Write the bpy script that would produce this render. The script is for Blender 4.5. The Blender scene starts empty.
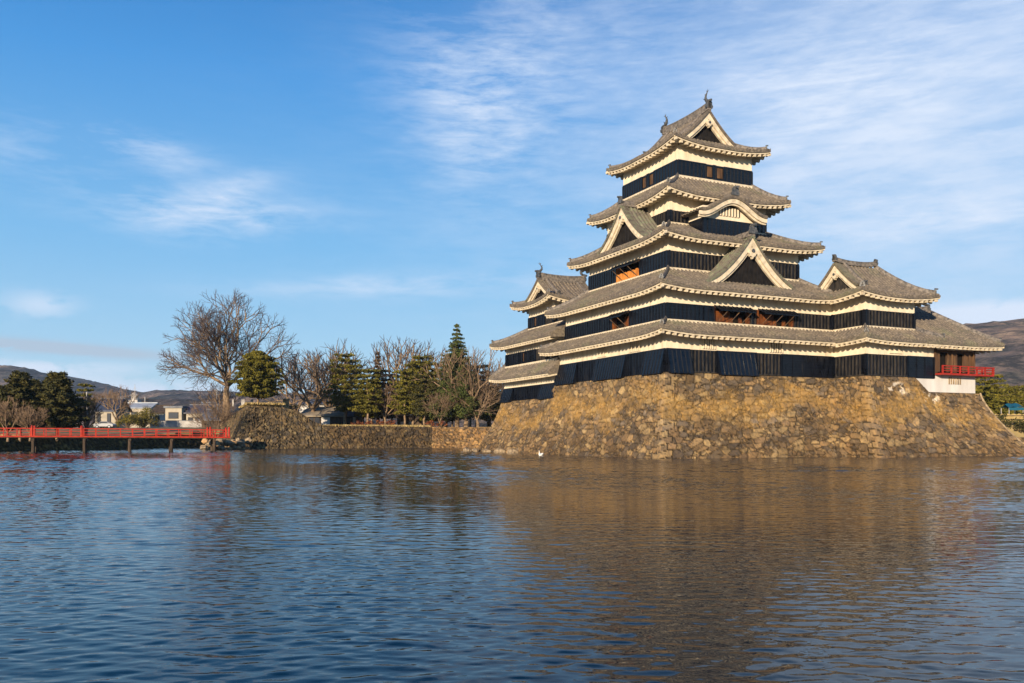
import bpy, bmesh, math, random
import numpy as np
from mathutils import Vector, Matrix, noise
R = math.radians
S = bpy.context.scene
COL = S.collection

# ------------------------------------------------------------------ camera
EYE = 1.73; FPX = 859.0; HOR = 437.0
cam = bpy.data.cameras.new('camera'); camo = bpy.data.objects.new('camera', cam); COL.objects.link(camo)
cam.sensor_width = 36; cam.lens = FPX / 1024 * 36
cam.shift_y = (HOR - 341.5) / 1024
cam.clip_start = 0.1; cam.clip_end = 20000
camo.location = (0, 0, EYE); camo.rotation_euler = (R(90), 0, 0)
S.camera = camo
# ------------------------------------------------------------------ light
SUN_EL = 12.0; SUN_AZ = R(180 + 23)        # azimuth clockwise from +Y: the sun stands low behind the camera's left
w = bpy.data.worlds.new('World'); S.world = w; w.use_nodes = True
nt = w.node_tree; nt.nodes.clear()
def N(nt, t, **k):
    n = nt.nodes.new(t)
    for a, b in k.items():
        if a.startswith('i_'):
            key = a[2:]; key = int(key) if key.isdigit() else key.replace('_', ' ')
            n.inputs[key].default_value = b
        else: setattr(n, a, b)
    return n
def mth(nt, op, a, b=None, c=None, clamp=False):
    n = nt.nodes.new('ShaderNodeMath'); n.operation = op; n.use_clamp = clamp
    for i, v in enumerate((a, b, c)):
        if v is None: continue
        if isinstance(v, (int, float)): n.inputs[i].default_value = v
        else: nt.links.new(v, n.inputs[i])
    return n.outputs[0]
sky = N(nt, 'ShaderNodeTexSky', sky_type='NISHITA', sun_disc=False)
sky.sun_elevation = R(SUN_EL); sky.sun_rotation = SUN_AZ
sky.air_density = 1.0; sky.dust_density = 0.25; sky.ozone_density = 2.2; sky.altitude = 600
tc = N(nt, 'ShaderNodeTexCoord')
sep = N(nt, 'ShaderNodeSeparateXYZ'); nt.links.new(tc.outputs['Generated'], sep.inputs[0])
az = mth(nt, 'ARCTAN2', sep.outputs[0], sep.outputs[1]); el = mth(nt, 'ARCSINE', sep.outputs[2])
def dirof(px, py):
    x, z = (px - 512) / FPX, (HOR - py) / FPX
    return math.atan(x), math.atan(z / math.sqrt(1 + x * x))
comb = N(nt, 'ShaderNodeCombineXYZ'); nt.links.new(az, comb.inputs[0]); nt.links.new(el, comb.inputs[1])
def wnoise(scale, loc, rot, sx, sy, detail=6, rough=.6, dist=.6):
    m = N(nt, 'ShaderNodeMapping'); m.inputs['Location'].default_value = loc; m.inputs['Rotation'].default_value = (0, 0, rot); m.inputs['Scale'].default_value = (sx, sy, 1)
    nt.links.new(comb.outputs[0], m.inputs[0])
    n = N(nt, 'ShaderNodeTexNoise', noise_dimensions='2D'); n.inputs['Scale'].default_value = scale; n.inputs['Detail'].default_value = detail
    n.inputs['Roughness'].default_value = rough; n.inputs['Distortion'].default_value = dist
    nt.links.new(m.outputs[0], n.inputs['Vector']); return n.outputs[0]
wisp = wnoise(6, (3, 1, 0), R(-12), 1, 3.6, 9, .6, .15)
wisp2 = wnoise(5, (7, 4, 0), R(-38), 1.0, 3.0, 9, .62, .2)
streak = wnoise(15, (5, 2, 0), R(-28), 1, 5, 9, .66, .25)
streak2 = wnoise(13, (8, 3, 0), R(-42), 1, 6, 9, .66, .25)
puff = wnoise(22, (1, 9, 0), 0, 1, 2.4, 8, .6, .2)
total = None
def cloud(px, py, wx, wy, tex, lo, hi, amt, tilt=0):
    """a patch of cloud round one direction of the sky"""
    global total
    a0, e0 = dirof(px, py); c, s_ = math.cos(tilt), math.sin(tilt)
    da = mth(nt, 'SUBTRACT', az, a0); de = mth(nt, 'SUBTRACT', el, e0)
    u = mth(nt, 'ADD', mth(nt, 'MULTIPLY', da, c / (wx / FPX)), mth(nt, 'MULTIPLY', de, s_ / (wx / FPX)))
    v = mth(nt, 'ADD', mth(nt, 'MULTIPLY', da, -s_ / (wy / FPX)), mth(nt, 'MULTIPLY', de, c / (wy / FPX)))
    r2 = mth(nt, 'ADD', mth(nt, 'MULTIPLY', u, u), mth(nt, 'MULTIPLY', v, v))
    g = mth(nt, 'EXPONENT', mth(nt, 'MULTIPLY', r2, -1.0))
    if tex is None: t = 1.0
    elif tex is puff: t = mth(nt, 'DIVIDE', mth(nt, 'SUBTRACT', mth(nt, 'ADD', tex, mth(nt, 'MULTIPLY', g, .22)), lo + .12), hi - lo, clamp=True)
    else:
        tt = mth(nt, 'ADD', mth(nt, 'MULTIPLY', tex, .55), mth(nt, 'MULTIPLY', streak2 if tex is wisp2 else streak, .45))
        t = mth(nt, 'DIVIDE', mth(nt, 'SUBTRACT', mth(nt, 'ADD', tt, mth(nt, 'MULTIPLY', g, .06)), .43 + (lo - .35) * .6), .26, clamp=True)
        t = mth(nt, 'MULTIPLY_ADD', t, .93, .07)
    o = mth(nt, 'MULTIPLY', mth(nt, 'MULTIPLY', t, g), amt)
    total = o if total is None else mth(nt, 'ADD', total, o)
    return o
cloud(205, 213, 95, 22, wisp, .38, .66, .95, R(2))
cloud(232, 190, 45, 14, wisp2, .38, .7, .6, R(20))
cloud(145, 148, 55, 15, wisp, .40, .7, .6, R(-8))
cloud(20, 148, 60, 25, wisp, .40, .72, .35)
cloud(455, 85, 55, 60, wisp2, .36, .72, .42, R(60))
cloud(495, 125, 80, 60, wisp2, .34, .70, .48, R(50))
cloud(560, 30, 130, 50, wisp2, .36, .75, .22)
cloud(800, 110, 120, 60, wisp2, .38, .75, .26, R(20))
cloud(950, 120, 250, 190, None, 0, 1, .42)
cloud(950, 130, 230, 170, wisp, .26, .75, .30, R(10))
cloud(940, 20, 240, 90, wisp2, .29, .8, .18)
cloud(980, 215, 110, 20, wisp, .26, .7, .3)
cloud(620, 110, 260, 120, wisp2, .36, .7, .16)
cloud(380, 286, 140, 11, wisp, .32, .7, .55, R(3))
cloud(640, 210, 240, 160, wisp, .3, .8, .22)
cloud(40, 305, 26, 11, puff, .30, .5, .6)
cloud(985, 317, 95, 13, puff, .18, .45, 1.0)
cloud(125, 392, 120, 12, puff, .30, .52, .9)
cloud(20, 372, 60, 8, puff, .30, .5, .8)
cloud(60, 366, 110, 5, puff, .34, .6, .4)
white = mth(nt, 'MINIMUM', total, .92)
total = None
grey = mth(nt, 'MINIMUM', cloud(60, 348, 95, 5.2, puff, .26, .38, 1.2, R(-2.5)), .75)
hs = N(nt, 'ShaderNodeHueSaturation'); hs.inputs['Saturation'].default_value = 1.25; hs.inputs['Value'].default_value = 1.0
nt.links.new(sky.outputs[0], hs.inputs['Color'])
def mixc(nt, fac, a, b, blend='MIX'):
    m = nt.nodes.new('ShaderNodeMix'); m.data_type = 'RGBA'; m.blend_type = blend
    for sock, v in ((m.inputs[0], fac), (m.inputs[6], a), (m.inputs[7], b)):
        if isinstance(v, (int, float)): sock.default_value = v
        elif isinstance(v, tuple): sock.default_value = (*v, 1) if len(v) == 3 else v
        else: nt.links.new(v, sock)
    return m.outputs[2]
SKYS = .13
gr = N(nt, 'ShaderNodeValToRGB'); ge = gr.color_ramp.elements
for _ in range(4): ge.new(.5)
for k, (p, c) in enumerate(((0, (.56, .76, .90)), (.14, (.40, .68, .92)), (.34, (.21, .53, .90)), (.62, (.075, .345, .80)), (.85, (.022, .195, .58)), (1, (.010, .12, .42)))):
    ge[k].position = p; ge[k].color = (*[x * .57 for x in c], 1)
nt.links.new(mth(nt, 'DIVIDE', el, R(36), clamp=True), gr.inputs[0])
grs = N(nt, 'ShaderNodeVectorMath', operation='SCALE'); grs.inputs['Scale'].default_value = 1 / SKYS; nt.links.new(gr.outputs[0], grs.inputs[0])
base_sky = mixc(nt, .93, hs.outputs[0], grs.outputs[0])
cw = mixc(nt, white, base_sky, tuple(c * .64 / SKYS for c in (.72, .81, .96)))
cg = mixc(nt, grey, cw, tuple(c * .68 / SKYS for c in (.42, .49, .60)))
bg = N(nt, 'ShaderNodeBackground'); bg.inputs[1].default_value = SKYS
nt.links.new(cg, bg.inputs[0])
wo = N(nt, 'ShaderNodeOutputWorld'); nt.links.new(bg.outputs[0], wo.inputs[0])
sd = bpy.data.lights.new('sun', 'SUN'); sd.energy = 5.0; sd.angle = R(.5); sd.color = (1, .82, .60)
so = bpy.data.objects.new('sun', sd); COL.objects.link(so)
sv = Vector((math.sin(SUN_AZ) * math.cos(R(SUN_EL)), math.cos(SUN_AZ) * math.cos(R(SUN_EL)), math.sin(R(SUN_EL))))
so.rotation_euler = sv.to_track_quat('Z', 'Y').to_euler()
S.view_settings.view_transform = 'Standard'; S.view_settings.look = 'None'
S.view_settings.exposure = 0.74; S.view_settings.gamma = 1; S.view_settings.use_curve_mapping = False
S.cycles.max_bounces = 6; S.cycles.use_denoising = True

# ------------------------------------------------------------------ materials
def mat(name, base, rough=.7, spec=.3, nodes=None, bump=None, coat=0):
    m = bpy.data.materials.new(name); m.use_nodes = True; t = m.node_tree
    b = t.nodes['Principled BSDF']
    b.inputs['Base Color'].default_value = (*base, 1); b.inputs['Roughness'].default_value = rough
    b.inputs['Specular IOR Level'].default_value = spec
    if coat: b.inputs['Coat Weight'].default_value = coat
    if nodes: nodes(t, b)
    return m
def tex(t, kind, scale, detail=4, vec='Object', sc=(1, 1, 1), rough=.55):
    c = t.nodes.new('ShaderNodeTexCoord'); mp = t.nodes.new('ShaderNodeMapping'); mp.inputs['Scale'].default_value = sc
    t.links.new(c.outputs[vec], mp.inputs[0]); n = t.nodes.new(kind); n.inputs['Scale'].default_value = scale
    if 'Detail' in n.inputs: n.inputs['Detail'].default_value = detail
    if 'Roughness' in n.inputs: n.inputs['Roughness'].default_value = rough
    t.links.new(mp.outputs[0], n.inputs['Vector']); return n
def ramp(t, src, stops):
    r = t.nodes.new('ShaderNodeValToRGB'); e = r.color_ramp.elements
    while len(e) < len(stops): e.new(.5)
    for k, (p, c) in enumerate(stops): e[k].position = p; e[k].color = (*c, 1)
    t.links.new(src, r.inputs[0]); return r.outputs[0]
def bumpn(t, b, src, strength, dist):
    n = t.nodes.new('ShaderNodeBump'); n.inputs['Strength'].default_value = strength; n.inputs['Distance'].default_value = dist
    t.links.new(src, n.inputs['Height']); t.links.new(n.outputs[0], b.inputs['Normal'])
def noisy(stops, scale=1.5, detail=5, sc=(1, 1, 1), bmp=0, bscale=20):
    def f(t, b):
        n = tex(t, 'ShaderNodeTexNoise', scale, detail, sc=sc)
        t.links.new(ramp(t, n.outputs[0], stops), b.inputs['Base Color'])
        if bmp: bumpn(t, b, tex(t, 'ShaderNodeTexNoise', bscale, 4).outputs[0], bmp, .03)
    return f
M = {}
def roofnodes(t, b):
    n1 = tex(t, 'ShaderNodeTexNoise', .9, 6); n2 = tex(t, 'ShaderNodeTexNoise', 4.2, 6, sc=(1, 1, 1.6), rough=.7); n3 = tex(t, 'ShaderNodeTexNoise', .35, 3)
    c1 = ramp(t, n2.outputs[0], [(.30, (.06, .054, .048)), (.5, (.145, .127, .105)), (.70, (.28, .24, .19))])
    c2 = ramp(t, n1.outputs[0], [(.35, (.75, .72, .72)), (.65, (1.1, 1.03, .92))])
    m = mixc(t, 1.0, c1, c2, 'MULTIPLY')
    g = ramp(t, n3.outputs[0], [(.55, (0, 0, 0)), (.72, (1, 1, 1))])
    m2 = mixc(t, mth(t, 'MULTIPLY', g, .35), m, (.13, .15, .07))
    t.links.new(m2, b.inputs['Base Color'])
    wv = tex(t, 'ShaderNodeTexWave', 1.0, 0); wv.bands_direction = 'Z'; wv.inputs['Scale'].default_value = 1.9; wv.wave_profile = 'SAW'
    bumpn(t, b, wv.outputs[1], .5, .04)
M['tile'] = mat('roof_tile', (.2, .17, .14), .75, .3, roofnodes)
def mossnodes(t, b):
    n2 = tex(t, 'ShaderNodeTexNoise', 2.2, 5)
    t.links.new(ramp(t, n2.outputs[0], [(.30, (.065, .058, .046)), (.48, (.14, .122, .095)), (.60, (.135, .15, .095)), (.72, (.24, .21, .15))]), b.inputs['Base Color'])
M['mosstile'] = mat('mossy_roof_tile', (.2, .2, .1), .8, .3, mossnodes)
M['ridge'] = mat('ridge_tile', (.14, .12, .1), .7, .3, noisy([(.35, (.06, .055, .05)), (.6, (.2, .17, .14))], 4))
M['orn'] = mat('ornament_tile', (.05, .055, .06), .5, .4, noisy([(.35, (.03, .035, .04)), (.6, (.10, .10, .10))], 6))
M['plaster'] = mat('cream_plaster', (.78, .63, .40), .8, .2, noisy([(.25, (.42, .35, .25)), (.40, (.64, .54, .39)), (.65, (.76, .655, .49))], 1.6, 8, sc=(1, 1, .22)))
M['eaves'] = mat('eaves_plaster', (.74, .62, .42), .85, .2, noisy([(.28, (.36, .30, .21)), (.5, (.58, .49, .35)), (.7, (.70, .60, .44))], 2.2, 8))
M['white'] = mat('white_plaster', (.8, .77, .74), .8, .2, noisy([(.3, (.50, .47, .43)), (.65, (.64, .61, .57))], .9, 8, sc=(1, 1, .25)))
def blacknodes(t, b):
    n = tex(t, 'ShaderNodeTexNoise', 3, 6, sc=(1, 1, .25))
    t.links.new(ramp(t, n.outputs[0], [(.3, (.0015, .002, .004)), (.6, (.003, .005, .011)), (.8, (.022, .02, .018))]), b.inputs['Base Color'])
    t.links.new(ramp(t, n.outputs[0], [(.3, (.22, .22, .22)), (.8, (.5, .5, .5))]), b.inputs['Roughness'])
    wv = tex(t, 'ShaderNodeTexWave', 1.0, 0); wv.bands_direction = 'Z'; wv.inputs['Scale'].default_value = 1.2; wv.wave_profile = 'SAW'
    bumpn(t, b, wv.outputs[1], .6, .03)
M['black'] = mat('black_lacquer_boards', (.01, .012, .018), .3, .42, blacknodes)
M['matteblack'] = mat('black_gable_boards', (.012, .010, .010), .8, .15, noisy([(.3, (.005, .005, .006)), (.7, (.02, .017, .015))], 2))
M['bars'] = mat('weathered_bars', (.1, .09, .08), .6, .3, noisy([(.35, (.008, .008, .009)), (.62, (.045, .038, .031))], 5, 5, sc=(1, 1, .3)))
M['dark'] = mat('dark_interior', (.012, .010, .009), .9, .1)
M['wood'] = mat('brown_wood', (.10, .05, .025), .7, .3, noisy([(.3, (.035, .02, .011)), (.55, (.10, .052, .024)), (.75, (.20, .11, .05))], 2.5, 6, sc=(1.5, 1.5, .2)))
M['shadewood'] = mat('shaded_window_board', (.12, .035, .01), .6, .3, noisy([(.3, (.04, .016, .007)), (.55, (.13, .04, .010)), (.7, (.24, .075, .014))], 3, 5, sc=(1.5, 1.5, .3)))  # orange board wood darkened: the shutter's shade is put into its colour
M['orange'] = mat('bare_orange_wood', (.55, .2, .035), .6, .3, noisy([(.3, (.32, .10, .015)), (.6, (.62, .24, .045))], 3, 5, sc=(1.5, 1.5, .3)))
M['red'] = mat('vermilion_paint', (.5, .03, .012), .55, .3, noisy([(.3, (.24, .015, .008)), (.6, (.44, .032, .012))], 3))
M['darkred'] = mat('weathered_red_paint', (.3, .02, .012), .6, .3, noisy([(.3, (.20, .015, .01)), (.6, (.36, .025, .013))], 3))
def stonenodes(t, b):
    at = t.nodes.new('ShaderNodeAttribute'); at.attribute_name = 'stone'
    n = tex(t, 'ShaderNodeTexNoise', 3.5, 7, rough=.65); n2 = tex(t, 'ShaderNodeTexNoise', 14, 5)
    c2 = ramp(t, n.outputs[0], [(.28, (.45, .45, .48)), (.5, (.95, .93, .9)), (.72, (1.4, 1.25, 1.0))])
    m = mixc(t, 1.0, at.outputs['Color'], c2, 'MULTIPLY')
    t.links.new(m, b.inputs['Base Color'])
    bumpn(t, b, n2.outputs[0], .8, .06)
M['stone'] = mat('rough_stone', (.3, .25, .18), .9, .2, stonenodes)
M['copestone'] = mat('pale_coping', (.42, .36, .28), .9, .2, noisy([(.3, (.3, .25, .18)), (.6, (.5, .43, .33))], 2))
M['brownstone'] = mat('brown_rock', (.25, .19, .12), .9, .2, noisy([(.3, (.11, .085, .055)), (.5, (.25, .185, .115)), (.7, (.42, .32, .2))], 3, 7, bmp=.6, bscale=6))
M['earth'] = mat('dry_grass_ground', (.2, .15, .07), .95, .1, noisy([(.3, (.10, .085, .04)), (.5, (.22, .17, .08)), (.7, (.33, .25, .12))], .35, 8))
M['bark'] = mat('tree_bark', (.2, .14, .09), .9, .1, noisy([(.3, (.10, .07, .045)), (.6, (.26, .18, .11))], 2.5, 6))  # brown bark, tone varied at random by noise
M['twig'] = mat('twig_bark', (.11, .085, .08), .9, .1, noisy([(.3, (.05, .042, .046)), (.6, (.10, .08, .08))], .7))
M['redtwig'] = mat('reddish_twigs', (.18, .12, .08), .9, .1, noisy([(.3, (.11, .07, .045)), (.6, (.22, .15, .095))], .7))
def leafnodes(a, bb, c):
    def f(t, b):
        n = tex(t, 'ShaderNodeTexNoise', .8, 4); n2 = tex(t, 'ShaderNodeTexNoise', 6, 3)
        m = mixc(t, .5, ramp(t, n.outputs[0], [(.35, a), (.55, bb), (.7, c)]), ramp(t, n2.outputs[0], [(.35, a), (.55, bb), (.7, c)]))
        t.links.new(m, b.inputs['Base Color'])
    return f
M['pine'] = mat('pine_needles', (.08, .09, .02), .8, .2, leafnodes((.04, .042, .008), (.13, .115, .014), (.28, .22, .03)))
M['cedar'] = mat('cedar_needles', (.05, .05, .02), .8, .2, leafnodes((.022, .026, .009), (.06, .056, .015), (.14, .11, .028)))
M['spruce'] = mat('spruce_needles', (.03, .06, .02), .8, .2, leafnodes((.03, .045, .012), (.07, .085, .02), (.14, .14, .035)))
M['rust'] = mat('rusty_needles', (.10, .06, .03), .8, .2, leafnodes((.05, .035, .018), (.10, .06, .03), (.16, .09, .04)))
M['shrub'] = mat('yellow_green_leaves', (.16, .13, .03), .8, .2, leafnodes((.06, .06, .015), (.16, .13, .02), (.28, .19, .04)))
M['azalea'] = mat('russet_leaves', (.2, .05, .02), .8, .2, leafnodes((.08, .03, .012), (.2, .055, .02), (.28, .10, .03)))
M['navyroof'] = mat('slate_blue_roof', (.035, .045, .075), .5, .4, noisy([(.3, (.025, .035, .06)), (.6, (.05, .06, .095))], .8))
M['greyroof'] = mat('grey_roof', (.10, .11, .13), .6, .3, noisy([(.3, (.06, .065, .08)), (.6, (.14, .15, .17))], .8))
M['paleroof'] = mat('pale_metal_roof', (.3, .33, .36), .5, .4, noisy([(.3, (.20, .22, .25)), (.6, (.32, .35, .38))], .6))
M['brownroof'] = mat('brown_bark_roof', (.17, .13, .09), .8, .2, noisy([(.3, (.16, .13, .09)), (.6, (.32, .26, .18))], 1.2, 6, sc=(.4, 1, 1)))
M['cream'] = mat('cream_wall', (.5, .44, .34), .8, .2, noisy([(.3, (.26, .23, .18)), (.6, (.40, .35, .27))], .5, 7))
M['glass'] = mat('window_glass', (.03, .035, .045), .12, .5)
M['concrete'] = mat('pale_concrete', (.4, .38, .35), .85, .2, noisy([(.3, (.28, .26, .24)), (.6, (.42, .40, .37))], 1))
M['pillarwood'] = mat('old_timber', (.06, .045, .03), .85, .2, noisy([(.3, (.025, .019, .014)), (.6, (.085, .06, .042))], 2, 5, sc=(1, 1, .3)))
M['carpaint'] = mat('white_car_paint', (.20, .21, .23), .25, .5, None, coat=.5)
M['rubber'] = mat('rubber', (.015, .015, .016), .8, .2)
M['feather'] = mat('white_feathers', (.85, .83, .78), .7, .2)
M['beak'] = mat('orange_beak', (.7, .25, .03), .5, .3)
M['bluecloth'] = mat('blue_tarp', (.008, .08, .13), .7, .2)
M['ochre'] = mat('ochre_stone', (.38, .22, .10), .85, .2, noisy([(.3, (.28, .16, .07)), (.6, (.44, .27, .13))], 2))

# ------------------------------------------------------------------ mesh helpers
class MB:
    def __init__(s): s.v = []; s.f = []
    def add(s, vs, fs):
        n = len(s.v); s.v.extend([tuple(p) for p in vs]); s.f.extend([tuple(i + n for i in f) for f in fs]); return s
    def hexa(s, p):       # 8 points: bottom ring 0-3, top ring 4-7
        return s.add(p, [(3, 2, 1, 0), (4, 5, 6, 7), (0, 1, 5, 4), (1, 2, 6, 5), (2, 3, 7, 6), (3, 0, 4, 7)])
    def box(s, x0, x1, y0, y1, z0, z1):
        return s.hexa([(x0, y0, z0), (x1, y0, z0), (x1, y1, z0), (x0, y1, z0), (x0, y0, z1), (x1, y0, z1), (x1, y1, z1), (x0, y1, z1)])
    def grid(s, rows, close=False):
        n = len(rows[0]); vs = [p for r in rows for p in r]; fs = []
        for j in range(len(rows) - 1):
            for i in range(n - 1 + (1 if close else 0)):
                k = (i + 1) % n
                fs.append((j * n + i, j * n + k, (j + 1) * n + k, (j + 1) * n + i))
        return s.add(vs, fs)
    def bar(s, a, b, w, h, up=(0, 0, 1)):
        a = Vector(a); b = Vector(b); d = (b - a).normalized(); u = Vector(up)
        x = d.cross(u)
        if x.length < 1e-4: x = Vector((1, 0, 0))
        x.normalize(); y = x.cross(d).normalized()
        p = []
        for q in (a, b):
            for i, j in ((-1, -1), (1, -1), (1, 1), (-1, 1)): p.append(q + x * i * w / 2 + y * j * h / 2)
        return s.hexa(p)
    def tube(s, pts, rad, n=6, cap=True):
        rows = []; prev = None
        for k, p in enumerate(pts):
            p = Vector(p); a = Vector(pts[max(k - 1, 0)]); b = Vector(pts[min(k + 1, len(pts) - 1)])
            d = (b - a).normalized()
            x = (prev - d * prev.dot(d)) if prev is not None else (d.cross(Vector((0, 0, 1))) if abs(d.z) < .95 else d.cross(Vector((1, 0, 0))))
            x.normalize(); prev = x; y = d.cross(x)
            r = rad[k] if isinstance(rad, (list, tuple)) else rad
            rows.append([p + (x * math.cos(2 * math.pi * i / n) + y * math.sin(2 * math.pi * i / n)) * r for i in range(n)])
        s.grid(rows, True)
        if cap:
            s.add(rows[0], [tuple(range(n))[::-1]]); s.add(rows[-1], [tuple(range(n))])
        return s
    def build(s, name, m, parent=None, smooth=False, org=None):
        me = bpy.data.meshes.new(name)
        o3 = org if org is not None else (ORG.get(root_of(parent).name) if parent else None)
        v = np.array(s.v, dtype=float).reshape(-1, 3)
        if o3 is not None: v = v - np.array(o3)
        me.from_pydata(v.tolist(), [], s.f); me.materials.append(M[m] if isinstance(m, str) else m)
        me.update()
        if smooth: me.shade_smooth()
        o = bpy.data.objects.new(name, me); COL.objects.link(o)
        if parent: o.parent = parent
        return o
ORG = {}
def root_of(o):
    while o.parent: o = o.parent
    return o
def tag(o, label=None, cat=None, group=None, kind=None):
    for k, v in (('label', label), ('category', cat), ('group', group), ('kind', kind)):
        if v: o[k] = v
    return o
def thing(name, label, cat, loc=(0, 0, 0), rot=0, group=None):
    o = bpy.data.objects.new(name, None); COL.objects.link(o); o.location = loc; o.rotation_euler = (0, 0, rot)
    ORG[o.name] = None
    return tag(o, label, cat, group)
def at(px, Y, z=None, py=None):
    if py is not None: z = EYE + (HOR - py) * Y / FPX
    return ((px - 512) / FPX * Y, Y, 0 if z is None else z)

# ------------------------------------------------------------------ castle frame: s along the right face, t along the left face
CA = math.atan2(.4196, .9077); CX, CY = 12.908, 72.0
AV = Vector((.9077, .4196, 0)); BV = Vector((-.4196, .9077, 0))
def CW(s, t, z=0): return (CX + s * AV.x + t * BV.x, CY + s * AV.y + t * BV.y, z)
def cthing(name, label, cat, org, group=None):
    o = thing(name, label, cat, CW(*org), CA, group); ORG[o.name] = org; return o

def lerp(a, b, f): return a + (b - a) * f
class Side:
    """one slope of a roof: eave origin O (plan), A along the eave, I inwards"""
    def __init__(s, O, A, I, L, run, ru, rl, z0, z1, c=.75, ups=.4, total=None, K=4.5):
        s.O = Vector((*O, 0)); s.A = Vector((*A, 0)); s.I = Vector((*I, 0)); s.L = L; s.run = run; s.ru = ru; s.rl = rl
        s.cut = None; s.z0 = z0; s.z1 = z1; s.c = c; s.ups = ups; s.tot = total or run; s.K = K
    def vmax(s, u):
        f = 1
        if s.ru > 0: f = min(f, u / s.ru)
        if s.rl > 0: f = min(f, (s.L - u) / s.rl)
        if s.cut:
            q = u if s.cut[1] == 0 else s.L - u
            if q < s.cut[0]: return min(q, s.run * f)
        return s.run * max(f, 0)
    def z(s, u, v):
        x = v / s.tot
        z = s.z0 + (s.z1 - s.z0) * (s.c * x + (1 - s.c) * x * x)
        d = 9e9
        if s.ru > 0 or (s.cut and s.cut[1] == 0): d = min(d, u)
        if s.rl > 0 or (s.cut and s.cut[1] == 1): d = min(d, s.L - u)
        return z + s.ups * max(0, 1 - d / s.K) ** 2 * max(0, 1 - v / 3.0) ** 2
    def P(s, u, v, dz=0):
        p = s.O + s.A * u + s.I * v; p.z = s.z(u, v) + dz; return p
TP = .42
TILEH = ((0, 0), (.20, .0), (.27, .09), (.40, .155), (.60, .155), (.73, .09), (.80, .0))
def tiles(mb, sd, nv=7, v0=0, lift=0):
    """barrel tiles running up one slope"""
    us = []
    k = 0
    while k * TP < sd.L:
        for f, h in TILEH:
            u = (k + f) * TP
            if u < sd.L: us.append((u, h))
        k += 1
    us.append((sd.L, 0))
    if sd.cut:
        q = sd.cut[0] if sd.cut[1] == 0 else sd.L - sd.cut[0]
        us = sorted(us + [(q - .001, 0), (q + .001, 0)])
    rows = []
    for j in range(nv + 1):
        rows.append([])
        for u, h in us:
            vm = sd.vmax(u); v = v0 + (vm - v0) * j / nv if vm > v0 else vm
            rows[-1].append(sd.P(u, v, h + lift))
    mb.grid(rows)
    # tile edge at the eave
    if v0 == 0:
        mb.grid([[p - Vector((0, 0, (p.z - sd.z(u, 0)) + .19)) for p, (u, h) in zip(rows[0], us)], rows[0]])
def eaves(mb, sd, wallrun, zsoff=None, rs=.60, fascia=.15):
    """plastered fascia, soffit and rafter ends below one slope"""
    n = max(2, int(sd.L / .4)); top = .19
    def line(v, dz): return [sd.P(sd.L * i / n, min(v, sd.vmax(sd.L * i / n) + .001) if v > .5 else v, dz) for i in range(n + 1)]
    def lo(u, v, dz):       # a soffit point: clipped at the hips
        p = sd.P(u, v, 0); p.z = sd.z(u, 0) - top - dz + (v * .22); return p
    rows = []
    for (v, dz) in ((.10, 0), (.07, fascia), (.20, fascia + .03)):
        rows.append([lo(sd.L * i / n, v if 0 < i < n else v, dz) for i in range(n + 1)])
    mb.grid(rows)
    r2 = []
    for v in (.2, wallrun):
        r = []
        for i in range(n + 1):
            u = sd.L * i / n
            a = wallrun * (1 if sd.ru > 0 else 0); b = wallrun * (1 if sd.rl > 0 else 0)
            uu = min(max(u, v if a else 0), sd.L - (v if b else 0))
            p = lo(uu, v, fascia - .02 + .03); r.append(p)
        r2.append(r)
    mb.grid(r2)
    k = rs / 2
    while k < sd.L:
        lim = wallrun
        if sd.ru > 0: lim = min(lim, max(.35, k))
        if sd.rl > 0: lim = min(lim, max(.35, sd.L - k))
        a = lo(k, .12, fascia + .11); b = lo(k, lim, fascia + .11)
        mb.bar(a, b, .24, .24)
        k += rs
def hipline(mb, sd, end, w=.26, h=.3, v0=.25, frac=1.0, n=6, lift=.12):
    pts = []
    rr = sd.ru if end == 0 else sd.rl
    for j in range(n + 1):
        f = lerp(v0 / sd.run, frac, j / n)
        u = rr * f if end == 0 else sd.L - rr * f
        pts.append(sd.P(u, sd.run * f, lift))
    rows = []
    d = (pts[-1] - pts[0]); d.z = 0; d.normalize(); x = Vector((-d.y, d.x, 0))
    for p in pts:
        rows.append([p + x * a * w + Vector((0, 0, b * h)) for a, b in ((-.5, -.6), (-.5, .3), (-.28, .75), (0, 1), (.28, .75), (.5, .3), (.5, -.6))])
    mb.grid(rows); mb.add(rows[0], [tuple(range(7))]); mb.add(rows[-1], [tuple(range(7))[::-1]])
    return pts
def onigawara(mb, p, d, s=1.0):
    """demon tile closing a ridge: shaped shield with a roll on top, facing along d"""
    d = Vector((d[0], d[1], 0)).normalized(); x = Vector((-d.y, d.x, 0)); p = Vector(p); Z = Vector((0, 0, 1))
    prof = [(-.30, -.15), (-.36, .05), (-.27, .12), (-.26, .34), (-.12, .50), (0, .56), (.12, .50), (.26, .34), (.27, .12), (.36, .05), (.30, -.15)]
    a = [p + (x * u + Z * v) * s for u, v in prof]; b = [q - d * .16 * s for q in a]; n = len(prof)
    mb.add(a + b, [tuple(range(n)), tuple(range(2 * n - 1, n - 1, -1))] + [(i, i + n, (i + 1) % n + n, (i + 1) % n) for i in range(n)])
    mb.tube([p + Z * .42 * s + d * .22 * s, p + Z * .46 * s - d * .25 * s], .10 * s, 8)
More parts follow.
